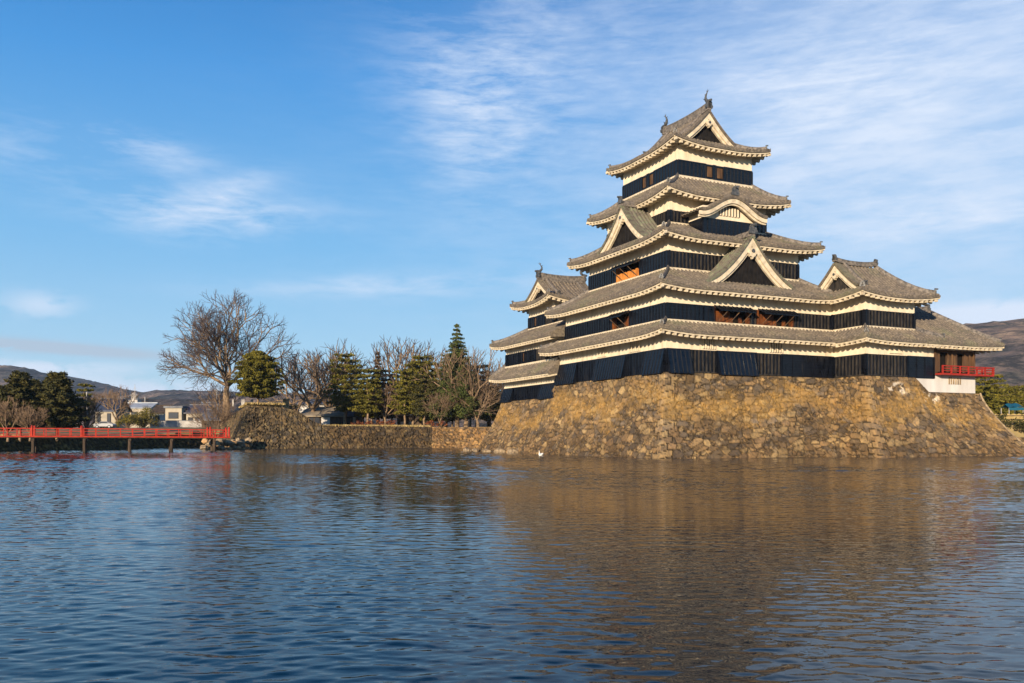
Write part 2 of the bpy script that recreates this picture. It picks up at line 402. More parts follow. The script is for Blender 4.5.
def hip_roof(root, outer, inner, z0, z1, sides='FLRB', wallrun=1.6, c=.8, ups=.4, hips=True, total=None, zt=None, band=True, name='roof', lift=0, oni=.55):
    s0, s1, t0, t1 = outer; a0, a1, b0, b1 = inner
    rL, rR, rF, rB = a0 - s0, s1 - a1, b0 - t0, t1 - b1
    has = lambda k: k in sides
    tot = total
    D = {}
    if has('F'): D['F'] = Side((s0, t0), (1, 0), (0, 1), s1 - s0, rF, rL if has('L') else 0, rR if (has('R') or 'f' in sides) else 0, z0, z1, c, ups, tot)
    if has('L'): D['L'] = Side((s0, t1), (0, -1), (1, 0), t1 - t0, rL, rB if (has('B') or 'l' in sides) else 0, rF if has('F') else 0, z0, z1, c, ups, tot)
    if has('R'): D['R'] = Side((s1, t0), (0, 1), (-1, 0), t1 - t0, rR, rF if has('F') else 0, rB if has('B') else 0, z0, z1, c, ups, tot)
    if has('B'): D['B'] = Side((s1, t1), (-1, 0), (0, -1), s1 - s0, rB, rR if has('R') else 0, rL if has('L') else 0, z0, z1, c, ups, tot)
    mb = MB(); ev = MB()
    for k, sd in D.items():
        tiles(mb, sd, lift=lift); eaves(ev, sd, wallrun)
        for u_, r_ in ((0, sd.ru), (sd.L, sd.rl)):
            if r_ <= 0:
                up_ = [sd.P(u_, sd.run * j / 6, .02) for j in range(7)]
                dn_ = [Vector((p.x, p.y, sd.z0 - .30 + .2 * j / 6)) for j, p in enumerate(up_)]
                mb.grid([up_, dn_])
    roof = mb.build(name, 'tile', root)
    ev.build('eaves', 'eaves', roof)
    if hips:
        for k, e in (('L', 1), ('L', 0), ('R', 1), ('R', 0), ('F', 1)):
            if k not in D or (D[k].ru if e == 0 else D[k].rl) <= 0: continue
            if k == 'F' and has('R'): continue
            hp = MB(); on = MB(); pts = hipline(hp, D[k], e)
            dd = pts[0] - pts[1]
            onigawara(on, pts[0] + Vector((0, 0, .12)), dd, oni)
            hp.build('hip_ridge', 'ridge', roof); on.build('ridge_end_tile', 'orn', roof)
    if band:
        bd = MB()
        if has('F'): bd.box(a0 - .14, a1 + .14, b0 - .14, b0 - .07, z1 - .1, z1 + .16)
        if has('L'): bd.box(a0 - .14, a0 - .07, b0 - .07, b1 + .14, z1 - .1, z1 + .16)
        if has('R'): bd.box(a1 + .07, a1 + .14, b0 - .07, b1 + .14, z1 - .1, z1 + .16)
        if bd.v: bd.build('flashing', 'eaves', roof)
    return roof, D

def ridge_beam(root, a, b, w=.34, h=.55, ends=(1, 1), onis=1.2):
    """stacked ridge with a round cap, slightly lifted at the ends"""
    a = Vector(a); b = Vector(b); d = (b - a); L = d.length; dn = d.normalized(); x = Vector((-dn.y, dn.x, 0)).normalized()
    mb = MB(); rows = []; n = 10
    for i in range(n + 1):
        f = i / n; p = a.lerp(b, f) + Vector((0, 0, .22 * (abs(2 * f - 1)) ** 2.5))
        rows.append([p + x * u * w + Vector((0, 0, v * h)) for u, v in ((-.62, -.5), (-.62, .12), (-.42, .16), (-.42, .7), (-.5, .74), (-.25, 1), (0, 1.08), (.25, 1), (.5, .74), (.42, .7), (.42, .16), (.62, .12), (.62, -.5))])
    mb.grid(rows); m = len(rows[0]); mb.add(rows[0], [tuple(range(m))]); mb.add(rows[-1], [tuple(range(m))[::-1]])
    r = mb.build('main_ridge', 'ridge', root)
    for e_, p_, d_ in ((ends[0], a, -dn), (ends[1], b, dn)):
        if e_: on = MB(); onigawara(on, p_ + Vector((0, 0, .3)), d_, onis); on.build('ridge_end_tile', 'orn', r)
    return r
def shachi(root, p, d, h=1.5):
    """dolphin-fish finial: head on the ridge, body curving up to a forked tail"""
    d = Vector((d[0], d[1], 0)).normalized(); x = Vector((-d.y, d.x, 0)); p = Vector(p); Z = Vector((0, 0, 1)); mb = MB()
    sp = [(.30, .02, .11), (.22, .10, .20), (.05, .20, .23), (-.06, .36, .19), (-.08, .52, .14), (.0, .68, .10), (.10, .80, .07), (.14, .88, .05)]
    mb.tube([p + (d * a - d * .05 + Z * b) * h for a, b, r in sp], [r * h * .62 for a, b, r in sp], 8)
    t0 = p + (d * .10 + Z * .84) * h
    for e in ((-.16, .20), (.02, .28), (.26, .16)):   # tail fins
        q = t0 + (d * e[0] + Z * e[1]) * h
        mb.add([t0 - x * .03 * h, t0 + x * .03 * h, t0 + d * .07 * h, t0 - d * .07 * h, q], [(0, 2, 4), (2, 1, 4), (1, 3, 4), (3, 0, 4), (0, 3, 1, 2)])
    for k in (.3, .5, .7):                            # dorsal spines
        q = p + (-d * .28 + Z * (k + .05)) * h; a = p + (-d * .12 + Z * k) * h
        mb.add([a - x * .03 * h + Z * .06 * h, a + x * .03 * h + Z * .06 * h, a - Z * .07 * h, q], [(0, 1, 3), (1, 2, 3), (2, 0, 3), (0, 2, 1)])
    for sgn in (-1, 1):                               # side fins
        a = p + (Z * .22 + x * sgn * .12) * h; q = a + (x * sgn * .22 + Z * .10 - d * .08) * h
        mb.add([a + d * .08 * h, a - d * .08 * h, a + Z * .05 * h, q], [(0, 1, 3), (1, 2, 3), (2, 0, 3), (0, 2, 1)])
    return mb.build('fish_finial', 'orn', root, smooth=False)

def gable(root, C, out, half, zb, za, depth, c=.6, front=.35, boards=True, prof=None, tile='tile', name='gable', pend=1.0, barge=.5, panelz=None, roofback=None, panel='matteblack', curl=.0, onis=1.1, ridge=True):
    """gable: C plan centre on the barge board's plane, out = direction it faces"""
    o = Vector((*out, 0)); x = Vector((-o.y, o.x, 0)); C = Vector((*C, 0)); Z = Vector((0, 0, 1))
    if prof is None:
        prof = lambda q: zb + (za - zb) * ((1 - q) * c + (1 - c) * (1 - q) ** 2) + curl * max(0, q - .8) * 5
    nq = 14
    mb = MB()
    ds = []; k = 0
    while k * TP < depth + front:
        for f, h in TILEH:
            dd = (k + f) * TP
            if dd < depth + front: ds.append((dd, h))
        k += 1
    ds.append((depth + front, 0))
    for sg in (-1, 1):
        rows = [[C + o * (front - d) + x * sg * half * q / nq + Z * (prof(q / nq) + h) for d, h in ds] for q in range(nq + 1)]
        mb.grid(rows)
        # verge: a thick tiled edge at the front
        vr = [[C + o * (front + a) + x * sg * half * q / nq + Z * (prof(q / nq) + b) for q in range(nq + 1)] for a, b in ((0, .12), (.06, .05), (.05, -.1), (-.05, -.12))]
        mb.grid(vr)
        mb.grid([[C + o * (front - d) + x * sg * half * q / nq + Z * (prof(q / nq) - .12) for d in (.0, depth + front)] for q in range(nq + 1)])
        for q in range(1, 2 * nq):                     # round verge tiles
            f = q / (2 * nq); p = C + o * (front + .02) + x * sg * half * f + Z * (prof(f) + .09)
            mb.tube([p + o * .06, p - o * .5], .085, 6)
    g = mb.build(name, tile, root)
    bg = MB()
    def slopes(f):
        e = .02; a = prof(max(0, f - e)); b = prof(min(1, f + e)); dx = half * (min(1, f + e) - max(0, f - e)); L = math.hypot(dx, b - a)
        return L / dx       # vertical thickness factor
    for (dep, dz0, th, t2) in ((front - .05, .12, barge, .22), (front - .2, .12 + barge * .8, barge * .55, .2)):
        for sg in (-1, 1):
            ring = []
            for q in range(nq + 1):
                f = q / nq; k = min(slopes(f), 1.9); zt = prof(f) - dz0 * (k if dz0 > .2 else 1); zb_ = zt - th * k * (1 - .12 * f)
                xx = x * sg * half * f
                ring.append([C + o * dep + xx + Z * zt, C + o * dep + xx + Z * zb_, C + o * (dep - t2) + xx + Z * zb_, C + o * (dep - t2) + xx + Z * zt])
            bg.grid(ring, True); bg.add(ring[-1], [(0, 1, 2, 3)])
    bg.build('barge_board', 'eaves', g)
    if pend:
        pm = MB(); zc = prof(0) - (.30 + barge * 2.2) * max(1, pend)
        pr = [(-.22, .45), (-.42, .2), (-.5, -.08), (-.34, -.22), (-.26, -.38), (-.1, -.42), (0, -.62), (.1, -.42), (.26, -.38), (.34, -.22), (.5, -.08), (.42, .2), (.22, .45)]
        a = [C + o * (front + .06) + (x * u + Z * v) * pend * .8 + Z * zc for u, v in pr]; b = [p - o * .3 for p in a]; n = len(pr)
        pm.add(a + b, [tuple(range(n)), tuple(range(2 * n - 1, n - 1, -1))] + [(i, i + n, (i + 1) % n + n, (i + 1) % n) for i in range(n)])
        po = pm.build('gable_pendant', 'eaves', g)
        km = MB(); q = C + o * (front + .06) + Z * (zc + .12 * pend); km.tube([q, q + o * .08], .15 * pend, 8); km.build('boss', 'orn', po)
    if boards:
        pb = MB(); pz = panelz if panelz is not None else zb - .3
        tops = []; n = 24
        for i in range(-n, n + 1):
            f = abs(i) / n; tops.append(C + o * (front - .55) + x * half * (i / n) + Z * (max(prof(f) - .2, pz)))
        bots = [Vector((p.x, p.y, pz)) for p in tops]
        pb.grid([tops, bots])
        i = -half + .3
        while i < half - .2:
            f = abs(i) / half; zt = prof(f) - .25
            if zt > pz + .1:
                c0 = C + o * (front - .55) + x * i
                pb.bar(c0 + Z * pz, c0 + Z * zt, .09, .10, up=tuple(o))
            i += .42
        pb.build('gable_panel', panel, g)
    if ridge:
        rb = C + o * (front + .05) + Z * (prof(0) + .1); re = C - o * depth + Z * (prof(0) + .1)
        mbr = MB(); rows = []
        for p in (rb, rb.lerp(re, .3), re):
            rows.append([p + x * u + Z * v for u, v in ((-.24, -.15), (-.24, .15), (-.14, .36), (0, .42), (.14, .36), (.24, .15), (.24, -.15))])
        mbr.grid(rows); mbr.add(rows[0], [tuple(range(7))]); rr = mbr.build('gable_ridge', 'ridge', g)
        if onis:
            on = MB(); onigawara(on, rb + Z * .25 + o * .1, o, onis); on.build('ridge_end_tile', 'orn', g)
    return g

def irimoya(root, outer, skirt, z0, zr, axis, wallrun, c=.45, ups=.5, barge=.45, ov=.35, fins=True, pend=1.0, sh=1.4, panel='matteblack', lift=.0, rh=.55, ro=1.2, hip2=False):
    """hip-and-gable roof; axis 's' or 't' is the way its ridge runs"""
    s0, s1, t0, t1 = outer
    half = (t1 - t0) / 2 if axis == 's' else (s1 - s0) / 2
    zx = z0 + (zr - z0) * (c * skirt / half + (1 - c) * (skirt / half) ** 2)
    inner = (s0 + skirt, s1 - skirt, t0 + skirt, t1 - skirt)
    if not hip2: roof, D = hip_roof(root, outer, inner, z0, zr, 'FLRB', wallrun, c, ups, total=half, band=False)
    else:           # ridge along s, its far end hipped
        mid = (t0 + t1) / 2; D = {}
        D['F'] = Side((s0, t0), (1, 0), (0, 1), s1 - s0, half, 0, half, z0, zr, c, ups, half)
        D['B'] = Side((s1, t1), (-1, 0), (0, -1), s1 - s0, half, half, 0, z0, zr, c, ups, half)
        D['R'] = Side((s1, t0), (0, 1), (-1, 0), t1 - t0, half, half, half, z0, zr, c, ups, half)
        D['L'] = Side((s0, t1), (0, -1), (1, 0), t1 - t0, skirt, skirt, skirt, z0, zr, c, ups, half)
        D['F'].cut = (skirt, 0); D['B'].cut = (skirt, 1)
        mb = MB(); ev = MB()
        for sd in D.values():
            tiles(mb, sd)
            if sd.cut: (sd.__setattr__('ru', skirt) if sd.cut[1] == 0 else sd.__setattr__('rl', skirt))
            eaves(ev, sd, wallrun)
        roof = mb.build('roof', 'tile', root); ev.build('eaves', 'eaves', roof)
        for k, e, fr in (('L', 0, 1), ('L', 1, 1), ('R', 0, 1), ('R', 1, 1)):
            hp = MB(); on = MB(); pts = hipline(hp, D[k], e); onigawara(on, pts[0] + Vector((0, 0, .12)), pts[0] - pts[1], .7)
            hp.build('hip_ridge', 'ridge', roof); on.build('ridge_end_tile', 'orn', roof)
    prof0 = lambda q: z0 + (zr - z0) * (c * (1 - q * (half - skirt) / half) + (1 - c) * (1 - q * (half - skirt) / half) ** 2)
    if axis == 't':
        cs = (s0 + s1) / 2; ends = (((cs, t0 + skirt - ov), (0, -1)), ((cs, t1 - skirt + ov), (0, 1))); length = t1 - t0 - 2 * skirt + 2 * ov
    else:
        ct = (t0 + t1) / 2; ends = (((s0 + skirt - ov, ct), (-1, 0)), ((s1 - skirt + ov, ct), (1, 0))); length = s1 - s0 - 2 * skirt + 2 * ov
        if hip2: ends = ends[:1]; length = 3.0; pr_ = prof0; prof0 = lambda q: pr_(q) + .04
    hw = half - skirt
    for C, o in ends:
        g = gable(root, C, o, hw, 0, 0, length / 2 - .0, prof=prof0, front=.1, barge=barge, panelz=zx - .35, ridge=False, pend=pend, panel=panel)
    # kudari-mune: ridges down the main slopes beside the gables
    for C, o in ends:
        oo = Vector((*o, 0)); xx = Vector((-oo.y, oo.x, 0)); Cv = Vector((*C, 0))
        for sg in (-1, 1):
            for back, lo_ in ((1.0, 1.0),):
                km = MB(); on = MB()
                pts = [Cv - oo * back + xx * sg * hw * q / 8 * lo_ + Vector((0, 0, prof0(q / 8) + .12)) for q in range(9)]
                rows = [[p + oo * u + Vector((0, 0, v)) for u, v in ((-.14, -.15), (-.14, .1), (-.07, .25), (.07, .25), (.14, .1), (.14, -.15))] for p in pts]
                km.grid(rows); km.add(rows[-1], [tuple(range(6))])
                onigawara(on, pts[-1] + Vector((0, 0, .05)), xx * sg, .7)
                km.build('descending_ridge', 'ridge', roof); on.build('ridge_end_tile', 'orn', roof)
    if axis == 't': A = (cs, t0 + skirt - ov - .15, zr + .15); B = (cs, t1 - skirt + ov + .15, zr + .15)
    else: A = (s0 + skirt - ov - .15, ct, zr + .15); B = ((s1 - half + .1) if hip2 else (s1 - skirt + ov + .15), ct, zr + .15)
    ridge_beam(root, A, B, h=rh, onis=ro)
    if fins:
        d = (Vector(B) - Vector(A)).normalized()
        for P_, dd in ((A, d), (B, -d)):
            shachi(root, Vector(P_) + dd * .45 + Vector((0, 0, .72)), -dd, sh)
    return roof

FACES = {'F': lambda r: (lambda u, o, z: (u, r[2] - o, z)), 'L': lambda r: (lambda u, o, z: (r[0] - o, u, z)),
         'R': lambda r: (lambda u, o, z: (r[1] + o, u, z)), 'B': lambda r: (lambda u, o, z: (u, r[3] + o, z))}
def slab(mb, f, u0, u1, z0, z1, o0, o1, ob=None):
    """box on a wall face from depth o0 to o1; ob = outward depth at its foot"""
    ob = o1 if ob is None else ob
    mb.hexa([f(u0, o0, z0), f(u1, o0, z0), f(u1, ob, z0), f(u0, ob, z0), f(u0, o0, z1), f(u1, o0, z1), f(u1, o1, z1), f(u0, o1, z1)])
def storey(root, rect, zb, zm, zt, spec=None, flare=.0):
    """plaster storey: black boards zb..zm, plaster zm..zt.  spec: face -> list of (u0, u1, kind)"""
    s0, s1, t0, t1 = rect; spec = spec or {}
    D = .45
    wl = MB(); wl.box(s0 + D, s1 - D, t0 + D, t1 - D, zb - .3, zm); wl.box(s0, s1, t0, t1, zm, zt)
    wall = wl.build('wall', 'plaster', root)
    bd = MB()
    for F in 'FLRB':
        f = FACES[F](rect); lo, hi = (s0, s1) if F in 'FB' else (t0, t1)
        if F in 'LR': lo2, hi2 = lo + D, hi - D
        else: lo2, hi2 = lo, hi
        segs = sorted(spec.get(F, [])); cur = lo; lst = []
        for u0, u1, k in segs:
            if u0 > cur + .02: lst.append((cur, u0, 'board'))
            lst.append((u0, u1, k)); cur = u1
        if cur < hi - .02: lst.append((cur, hi, 'board'))
        for u0, u1, k in lst:
            a = max(u0, lo2) if F in 'LR' else u0; b = min(u1, hi2) if F in 'LR' else u1
            if k == 'board' or k == 'smooth' or k == 'bars' or k == 'flare':
                slab(bd, f, a, b, zb - .05, zm, -D, .05 if k != 'bars' else -.08)
                if a > u0 + .01: slab(bd, f, u0, a, zb - .05, zm, 0, .05)
                if b < u1 - .01: slab(bd, f, b, u1, zb - .05, zm, 0, .05)
                if k != 'bars': slab(bd, f, u0, u1, zm - .09, zm + .02, .05, .1)
                if k in ('board', 'smooth'):
                    st = .45 if k == 'board' else 1.3
                    n = max(1, round((u1 - u0) / st))
                    for i in range(n + 1):
                        u = u0 + (u1 - u0) * i / n; slab(bd, f, u - .035, u + .035, zb, zm - .09, .05, .12)
                    if k == 'smooth':
                        for q in range(1, 5): zz = lerp(zb, zm - .1, q / 5); slab(bd, f, u0, u1, zz - .012, zz + .012, .05, .07)
                if k == 'flare':
                    keep_bd = bd; bd = MB()
                    slab(bd, f, u0, u1, zb - .12, zm - .09, .052, .1, .58)
                    n = max(1, round((u1 - u0) / .45))
                    for i in range(n + 1):
                        u = u0 + (u1 - u0) * i / n
                        bd.bar(f(u, .12, zm - .1), f(u, .62, zb - .1), .07, .06)
                    bd.build('drop_panel', 'black', wall); bd = keep_bd
                if k == 'bars':
                    n = max(1, round((u1 - u0) / .40)); br = MB()
                    for i in range(n):
                        u = u0 + (u1 - u0) * (i + .5) / n; slab(br, f, u - .05, u + .05, zb + .1, zm, -.10, .04)
                    slab(br, f, u0, u1, zb + .02, zb + .13, -.10, .07)
                    br.build('barred_window', 'bars', wall)
    bd.build('board_cladding', 'black', wall)
    for F, segs in spec.items():
        f = FACES[F](rect)
        for u0, u1, k in segs:
            if k.startswith('win'): window(wall, f, u0, u1, zb, zm, k)
    return wall
def window(wall, f, u0, u1, zb, zm, k):
    d = MB(); slab(d, f, u0, u1, zb, zm, -.45, -.42)
    if k != 'win_small':            # propped shutter over bare timber sliding boards
        wd = MB(); n = max(2, round((u1 - u0) / .33)); m = (zm - zb)
        for i in range(n):
            a = u0 + (u1 - u0) * i / n
            if k == 'win_low': slab(wd, f, a + .01, a + (u1 - u0) / n - .01, zb + .1, zb + m * (.50 + .06 * (i % 2)), .0, .06)
            elif k == 'win_part' and i > n * .55: pass
            elif i < n * .42 or i % 3 == 0: slab(wd, f, a + .015, a + (u1 - u0) / n - .015, zb + .08, zb + m * (.78 if i < n * .42 else .5), -.36, -.25 + .03 * (i % 2))
        slab(wd, f, u0, u1, zb, zb + .1, -.4, .1); slab(wd, f, u0, u0 + .12, zb + .1, zm, -.4, .06); slab(wd, f, u1 - .12, u1, zb + .1, zm, -.4, .06)
        o = d.build('window', 'dark', wall); o2 = wd.build('window_board', 'orange' if k == 'win_low' else 'shadewood', wall)
        sh = MB(); a = .95
        for i in range(int((u1 - u0) / .5) + 1):
            pass
        p = [f(u0, .08, zm + .02), f(u1, .08, zm + .02), f(u1, 1.0, zm - .48), f(u0, 1.0, zm - .48)]
        q = [(x[0], x[1], x[2] + .07) for x in p]; sh.hexa(p + q)
        n = int((u1 - u0) / .45)
        for i in range(n + 1):
            u = u0 + .03 + (u1 - u0 - .06) * i / n; sh.bar(f(u, .1, zm + .11), f(u, 1.0, zm - .39), .06, .05)
        sh.build('shutter', 'black', wall)
        u = u0 + .5
        while u < u1:
            st = MB(); st.bar(f(u - .1, .05, zb + .15), f(u + .35, .9, zm - .46), .05, .05); st.build('shutter_prop', 'wood', wall); u += 1.3
    else:                           # small shuttered window
        wd = MB(); slab(wd, f, u0 + .06, u1 - .06, zb + (zm - zb) * .25, zm - (zm - zb) * .12, -.2, -.02)
        wd2 = MB(); slab(wd2, f, u0, u1, zb - .05, zb + (zm - zb) * .2, -.44, .05); slab(wd2, f, u0, u0 + .05, zb, zm, -.3, .06); slab(wd2, f, u1 - .05, u1, zb, zm, -.3, .06); slab(wd2, f, u0, u1, zm - (zm - zb) * .1, zm, -.44, .05)
        d.build('window', 'dark', wall); wd.build('window_board', 'wood', wall); wd2.build('window_frame', 'black', wall)
def lattice(wall, rect, F, u0, u1, z0, z1, n=4):
    f = FACES[F](rect); d = MB(); slab(d, f, u0, u1, z0, z1, .0, .03); o = d.build('lattice_window', 'dark', wall)
    b = MB(); n += 1
    for i in range(n + 1):
        u = lerp(u0, u1, i / n); slab(b, f, u - .055, u + .055, z0, z1, .03, .14)
    b.build('window_bars', 'plaster', wall)

# ================================================================== MAIN KEEP
keep = cthing('castle_keep', 'tallest black and cream castle tower with five roofs, fish finials on its top ridge', 'castle keep', (9.3, 9.6, 7.15))
r1 = (0, 18.7, 0, 19.2)
w1 = storey(keep, r1, 7.2, 9.18, 10.9, {
    'F': [(0.1, 2.3, 'flare'), (2.4, 5.2, 'bars'), (5.3, 9.3, 'flare'), (9.6, 12.4, 'bars'), (12.5, 18.6, 'smooth')],
    'L': [(0.1, 2.9, 'flare'), (2.9, 5.3, 'board'), (5.3, 6.1, 'board'), (6.1, 11.3, 'flare'), (11.3, 15.0, 'board'), (15.1, 19.1, 'flare')]})
lattice(w1, r1, 'F', 3.8, 5.0, 9.3, 10.25); lattice(w1, r1, 'F', 11.1, 12.5, 9.3, 10.25)
lattice(w1, r1, 'L', 3.9, 5.4, 9.3, 10.25); lattice(w1, r1, 'L', 9.6, 11.1, 9.3, 10.25)
r2 = (0.05, 18.6, 0.1, 17.7)
hip_roof(keep, (-1.6, 18.75, -1.6, 20.8), (0.05, 18.6, 0.1, 19.2), 10.5, 11.5, 'FLB', 1.6, .9, .3)
w2 = storey(keep, r2, 11.5, 13.02, 14.7, {
    'F': [(3.9, 5.0, 'board'), (5.0, 8.9, 'win_open'), (8.9, 9.8, 'bars'), (9.8, 13.9, 'win_open'), (13.9, 18.4, 'bars')],
    'L': [(5.6, 8.6, 'win_part')]})
hip_roof(keep, (-1.6, 18.9, -1.55, 19.3), (1.9, 16.7, 2.4, 16.1), 14.25, 16.4, 'FLRB', 1.6, .8, .3)
r3 = (1.9, 16.7, 2.4, 16.1)
w3 = storey(keep, r3, 16.45, 18.04, 19.4, {'L': [(6.8, 10.9, 'win_low')], 'F': [(2.1, 7.6, 'bars'), (12.0, 16.5, 'bars')]})
hip_roof(keep, (.2, 18.4, .7, 17.8), (3.5, 14.6, 4.5, 15.2), 19.12, 21.0, 'FLRB', 1.7, .8, .42)
r4 = (3.5, 14.6, 4.5, 15.2)
storey(keep, r4, 21.0, 22.25, 23.9, {'F': [(3.8, 5.4, 'bars'), (11.4, 14.1, 'board')], 'L': [(4.7, 8, 'bars'), (9, 14, 'bars')]})
hip_roof(keep, (2.1, 16.2, 2.8, 17.0), (5.0, 13.6, 5.3, 14.6), 23.55, 25.65, 'FLRB', 1.5, .75, .5)
r5 = (5.0, 13.6, 5.3, 14.6)
storey(keep, r5, 25.7, 27.22, 28.6, {'F': [(8.15, 8.95, 'win_small'), (9.3, 10.2, 'win_small')],
                                     'L': [(9.1, 9.9, 'win_small'), (10.3, 11.1, 'win_small')]})
irimoya(keep, (3.75, 14.85, 4.05, 15.9), 2.45, 28.62, 32.7, 't', 1.25, c=.38, ups=.5, barge=.40, ov=.15, sh=1.2, pend=.8)
# big triangular gable over the second roof, facing right of the camera
gable(keep, (9.15, 0.25), (0, -1), 5.0, 15.05, 19.5, 4.2, c=.42, front=.3, tile='mosstile', barge=.45, pend=1.15, panelz=15.0, onis=1.3)
# triangular gable over the third roof, facing left of the camera
gable(keep, (1.0, 8.2), (-1, 0), 4.35, 19.4, 23.2, 3.2, c=.5, front=.3, tile='mosstile', barge=.42, pend=1.0, panelz=19.2, onis=1.0)
# bay with the curved gable
bay = MB(); bay.box(5.6, 11.5, 2.35, 4.6, 21.32, 22.4); bo = bay.build('bay', 'plaster', keep)
bb = MB(); bb.box(5.55, 11.55, 2.28, 4.55, 19.4, 21.3)
u = 5.6
while u < 11.6: bb.box(u - .035, u + .035, 2.22, 2.28, 19.4, 21.28); u += .48
bb.build('board_cladding', 'black', bo)
lb = MB(); lb.box(7.35, 9.7, 2.30, 2.35, 21.7, 22.4); lo_ = lb.build('lattice_window', 'dark', bo)
lb = MB(); u = 7.45
while u < 9.7: lb.box(u - .07, u + .07, 2.2, 2.3, 21.65, 22.45); u += .33
lb.build('window_bars', 'plaster', bo)
kp = lambda q: 21.78 + 1.42 * (.5 + .5 * math.cos(math.pi * min(1, q * 1.06))) ** .9 - .10 * max(0, q - .9) * -2
gable(keep, (8.5, 1.75), (0, -1), 3.75, 0, 0, 3.6, prof=kp, front=.2, barge=.40, pend=0, boards=False, name='curved_gable', onis=1.2)

# ================================================================== LEFT SMALL KEEP
ik = cthing('small_keep', 'smaller three roofed black and cream tower left of the main keep, low gable facing left', 'castle tower', (3.5, 27, 5.9))
q1 = (0, 9, 19.25, 33)
storey(ik, q1, 5.9, 7.42, 8.9, {'L': [(19.3, 23, 'flare'), (23, 30.2, 'board'), (30.3, 32.9, 'flare')]})
hip_roof(ik, (-1.4, 9.2, 18.9, 34.4), (0, 9, 19.3, 32.5), 8.5, 9.85, 'LBl', 1.4, .85, .3)
q2 = (0.02, 9, 19.3, 32.45)
storey(ik, q2, 9.9, 11.38, 12.7, {'L': [(20, 24.5, 'bars'), (27.3, 27.9, 'win_small'), (28.5, 32, 'board')]})
hip_roof(ik, (-1.4, 9.4, 18.4, 34.2), (2, 8, 19, 30.4), 12.32, 14.15, 'LBl', 1.5, .85, .4)
q3 = (2, 7.4, 24.0, 30.4)
storey(ik, q3, 14.15, 15.6, 17.0, {'L': [(24.2, 26.2, 'bars'), (28.2, 28.9, 'win_small')]})
irimoya(ik, (.3, 8.9, 22.3, 32.1), 1.75, 16.75, 19.55, 's', 1.6, c=.5, ups=.55, barge=.36, ov=.4, sh=1.05, pend=.7)

# ================================================================== RIGHT ATTACHED TURRET
tk = cthing('corner_turret', 'two storey black and cream turret joined to the right of the tallest tower', 'castle turret', (22, -1, 7.15))
u1 = (18.72, 27.3, -3.8, 1.6)
tw = storey(tk, u1, 7.2, 9.15, 10.85, {'L': [(-3.7, -0.1, 'bars')], 'F': [(18.8, 23.8, 'bars'), (23.9, 27.2, 'smooth')]})
lattice(tw, u1, 'F', 21.6, 23.0, 9.3, 10.2, 6)
hip_roof(tk, (17.4, 27.9, -5.1, -0.02), (18.65, 24.85, -3.75, -0.02), 10.4, 11.5, 'FLf', 1.3, .9, .22, lift=.06)
u2 = (18.62, 24.8, -3.78, 1.5)
storey(tk, u2, 11.6, 13.08, 14.4, {'L': [(-3.6, -0.1, 'bars')], 'F': [(18.9, 24.6, 'bars')]})
irimoya(tk, (16.9, 26.6, -5.1, 2.7), 1.3, 14.3, 17.5, 's', 1.4, c=.62, ups=.4, barge=.36, ov=.5, sh=1, pend=.8, fins=False, panel='bars', rh=.3, ro=.8, hip2=True)

# ================================================================== MOON VIEWING WING
mk = cthing('moon_viewing_wing', 'low timber pavilion wing at the far right of the castle with a red balcony', 'castle pavilion', (30, 0, 5.9))
wb = MB(); wb.add([(24.6, -3.78, 7.4), (26.3, -3.78, 5.86), (33, -3.78, 5.86), (33, -3.78, 7.55), (24.6, -3.78, 7.55), (24.6, 3, 7.4), (26.3, 3, 5.86), (33, 3, 5.86), (33, 3, 7.55), (24.6, 3, 7.55)],
                  [(0, 1, 2, 3, 4), (9, 8, 7, 6, 5), (0, 5, 6, 1), (1, 6, 7, 2), (2, 7, 8, 3), (3, 8, 9, 4)])
base = wb.build('plinth', 'white', mk)
lt = MB()
for i in range(6): lt.box(29.3 + .3 * i, 29.42 + .3 * i, -3.86, -3.78, 6.7, 7.35)
lt.build('vent_bars', 'brownstone', base)
fl = MB(); fl.box(27.35, 34.4, -4.7, 4.2, 7.5, 7.66); fl.build('balcony_floor', 'darkred', mk)
rl = MB()
for (z, hh) in ((7.84, .06), (8.06, .06), (8.28, .09)):
    rl.box(27.35, 34.5, -4.72, -4.62, z, z + hh); rl.box(34.3, 34.4, -4.7, 4.2, z, z + hh)
x_ = 27.4
while x_ < 34.5: rl.box(x_ - .05, x_ + .05, -4.74, -4.6, 7.6, 8.33); x_ += 1.16
y_ = -4.6
while y_ < 4.2: rl.box(34.28, 34.42, y_ - .05, y_ + .05, 7.6, 8.33); y_ += 1.1
rl.build('balcony_railing', 'darkred', mk)
cr = MB(); cr.box(27.45, 32.9, -3.3, 3.2, 7.82, 9.75); co = cr.build('inner_room', 'dark', mk)
pp = MB()
for a, b in ((27.4, 28.35), (29.25, 30.75), (31.5, 33.0)):
    n = round((b - a) / .38)
    for i in range(n): pp.box(lerp(a, b, i / n) + .01, lerp(a, b, (i + 1) / n) - .01, -3.62 + .03 * (i % 2), -3.5, 7.84, 9.7)
pp.box(32.9, 33.0, -3.5, 3.2, 7.84, 9.7)
pp.build('timber_panel', 'wood', mk)
pm = MB(); pm.box(27.32, 27.62, -3.95, -3.65, 7.6, 10.3); pm.box(32.8, 33.05, -3.75, -3.5, 7.82, 10.1); pm.box(27.4, 33.0, -3.72, -3.4, 9.7, 9.9)
pm.build('timber_post', 'wood', mk)
pw = MB(); pw.box(27.6, 33.0, -3.66, 3.2, 9.9, 10.6); pw.build('wall', 'plaster', mk)
hip_roof(mk, (25.0, 35.4, -5.1, 4.5), (25.0, 30.6, -.3, -.3), 10.4, 14.0, 'FRB', 1.5, .95, .15, band=False, total=4.8)
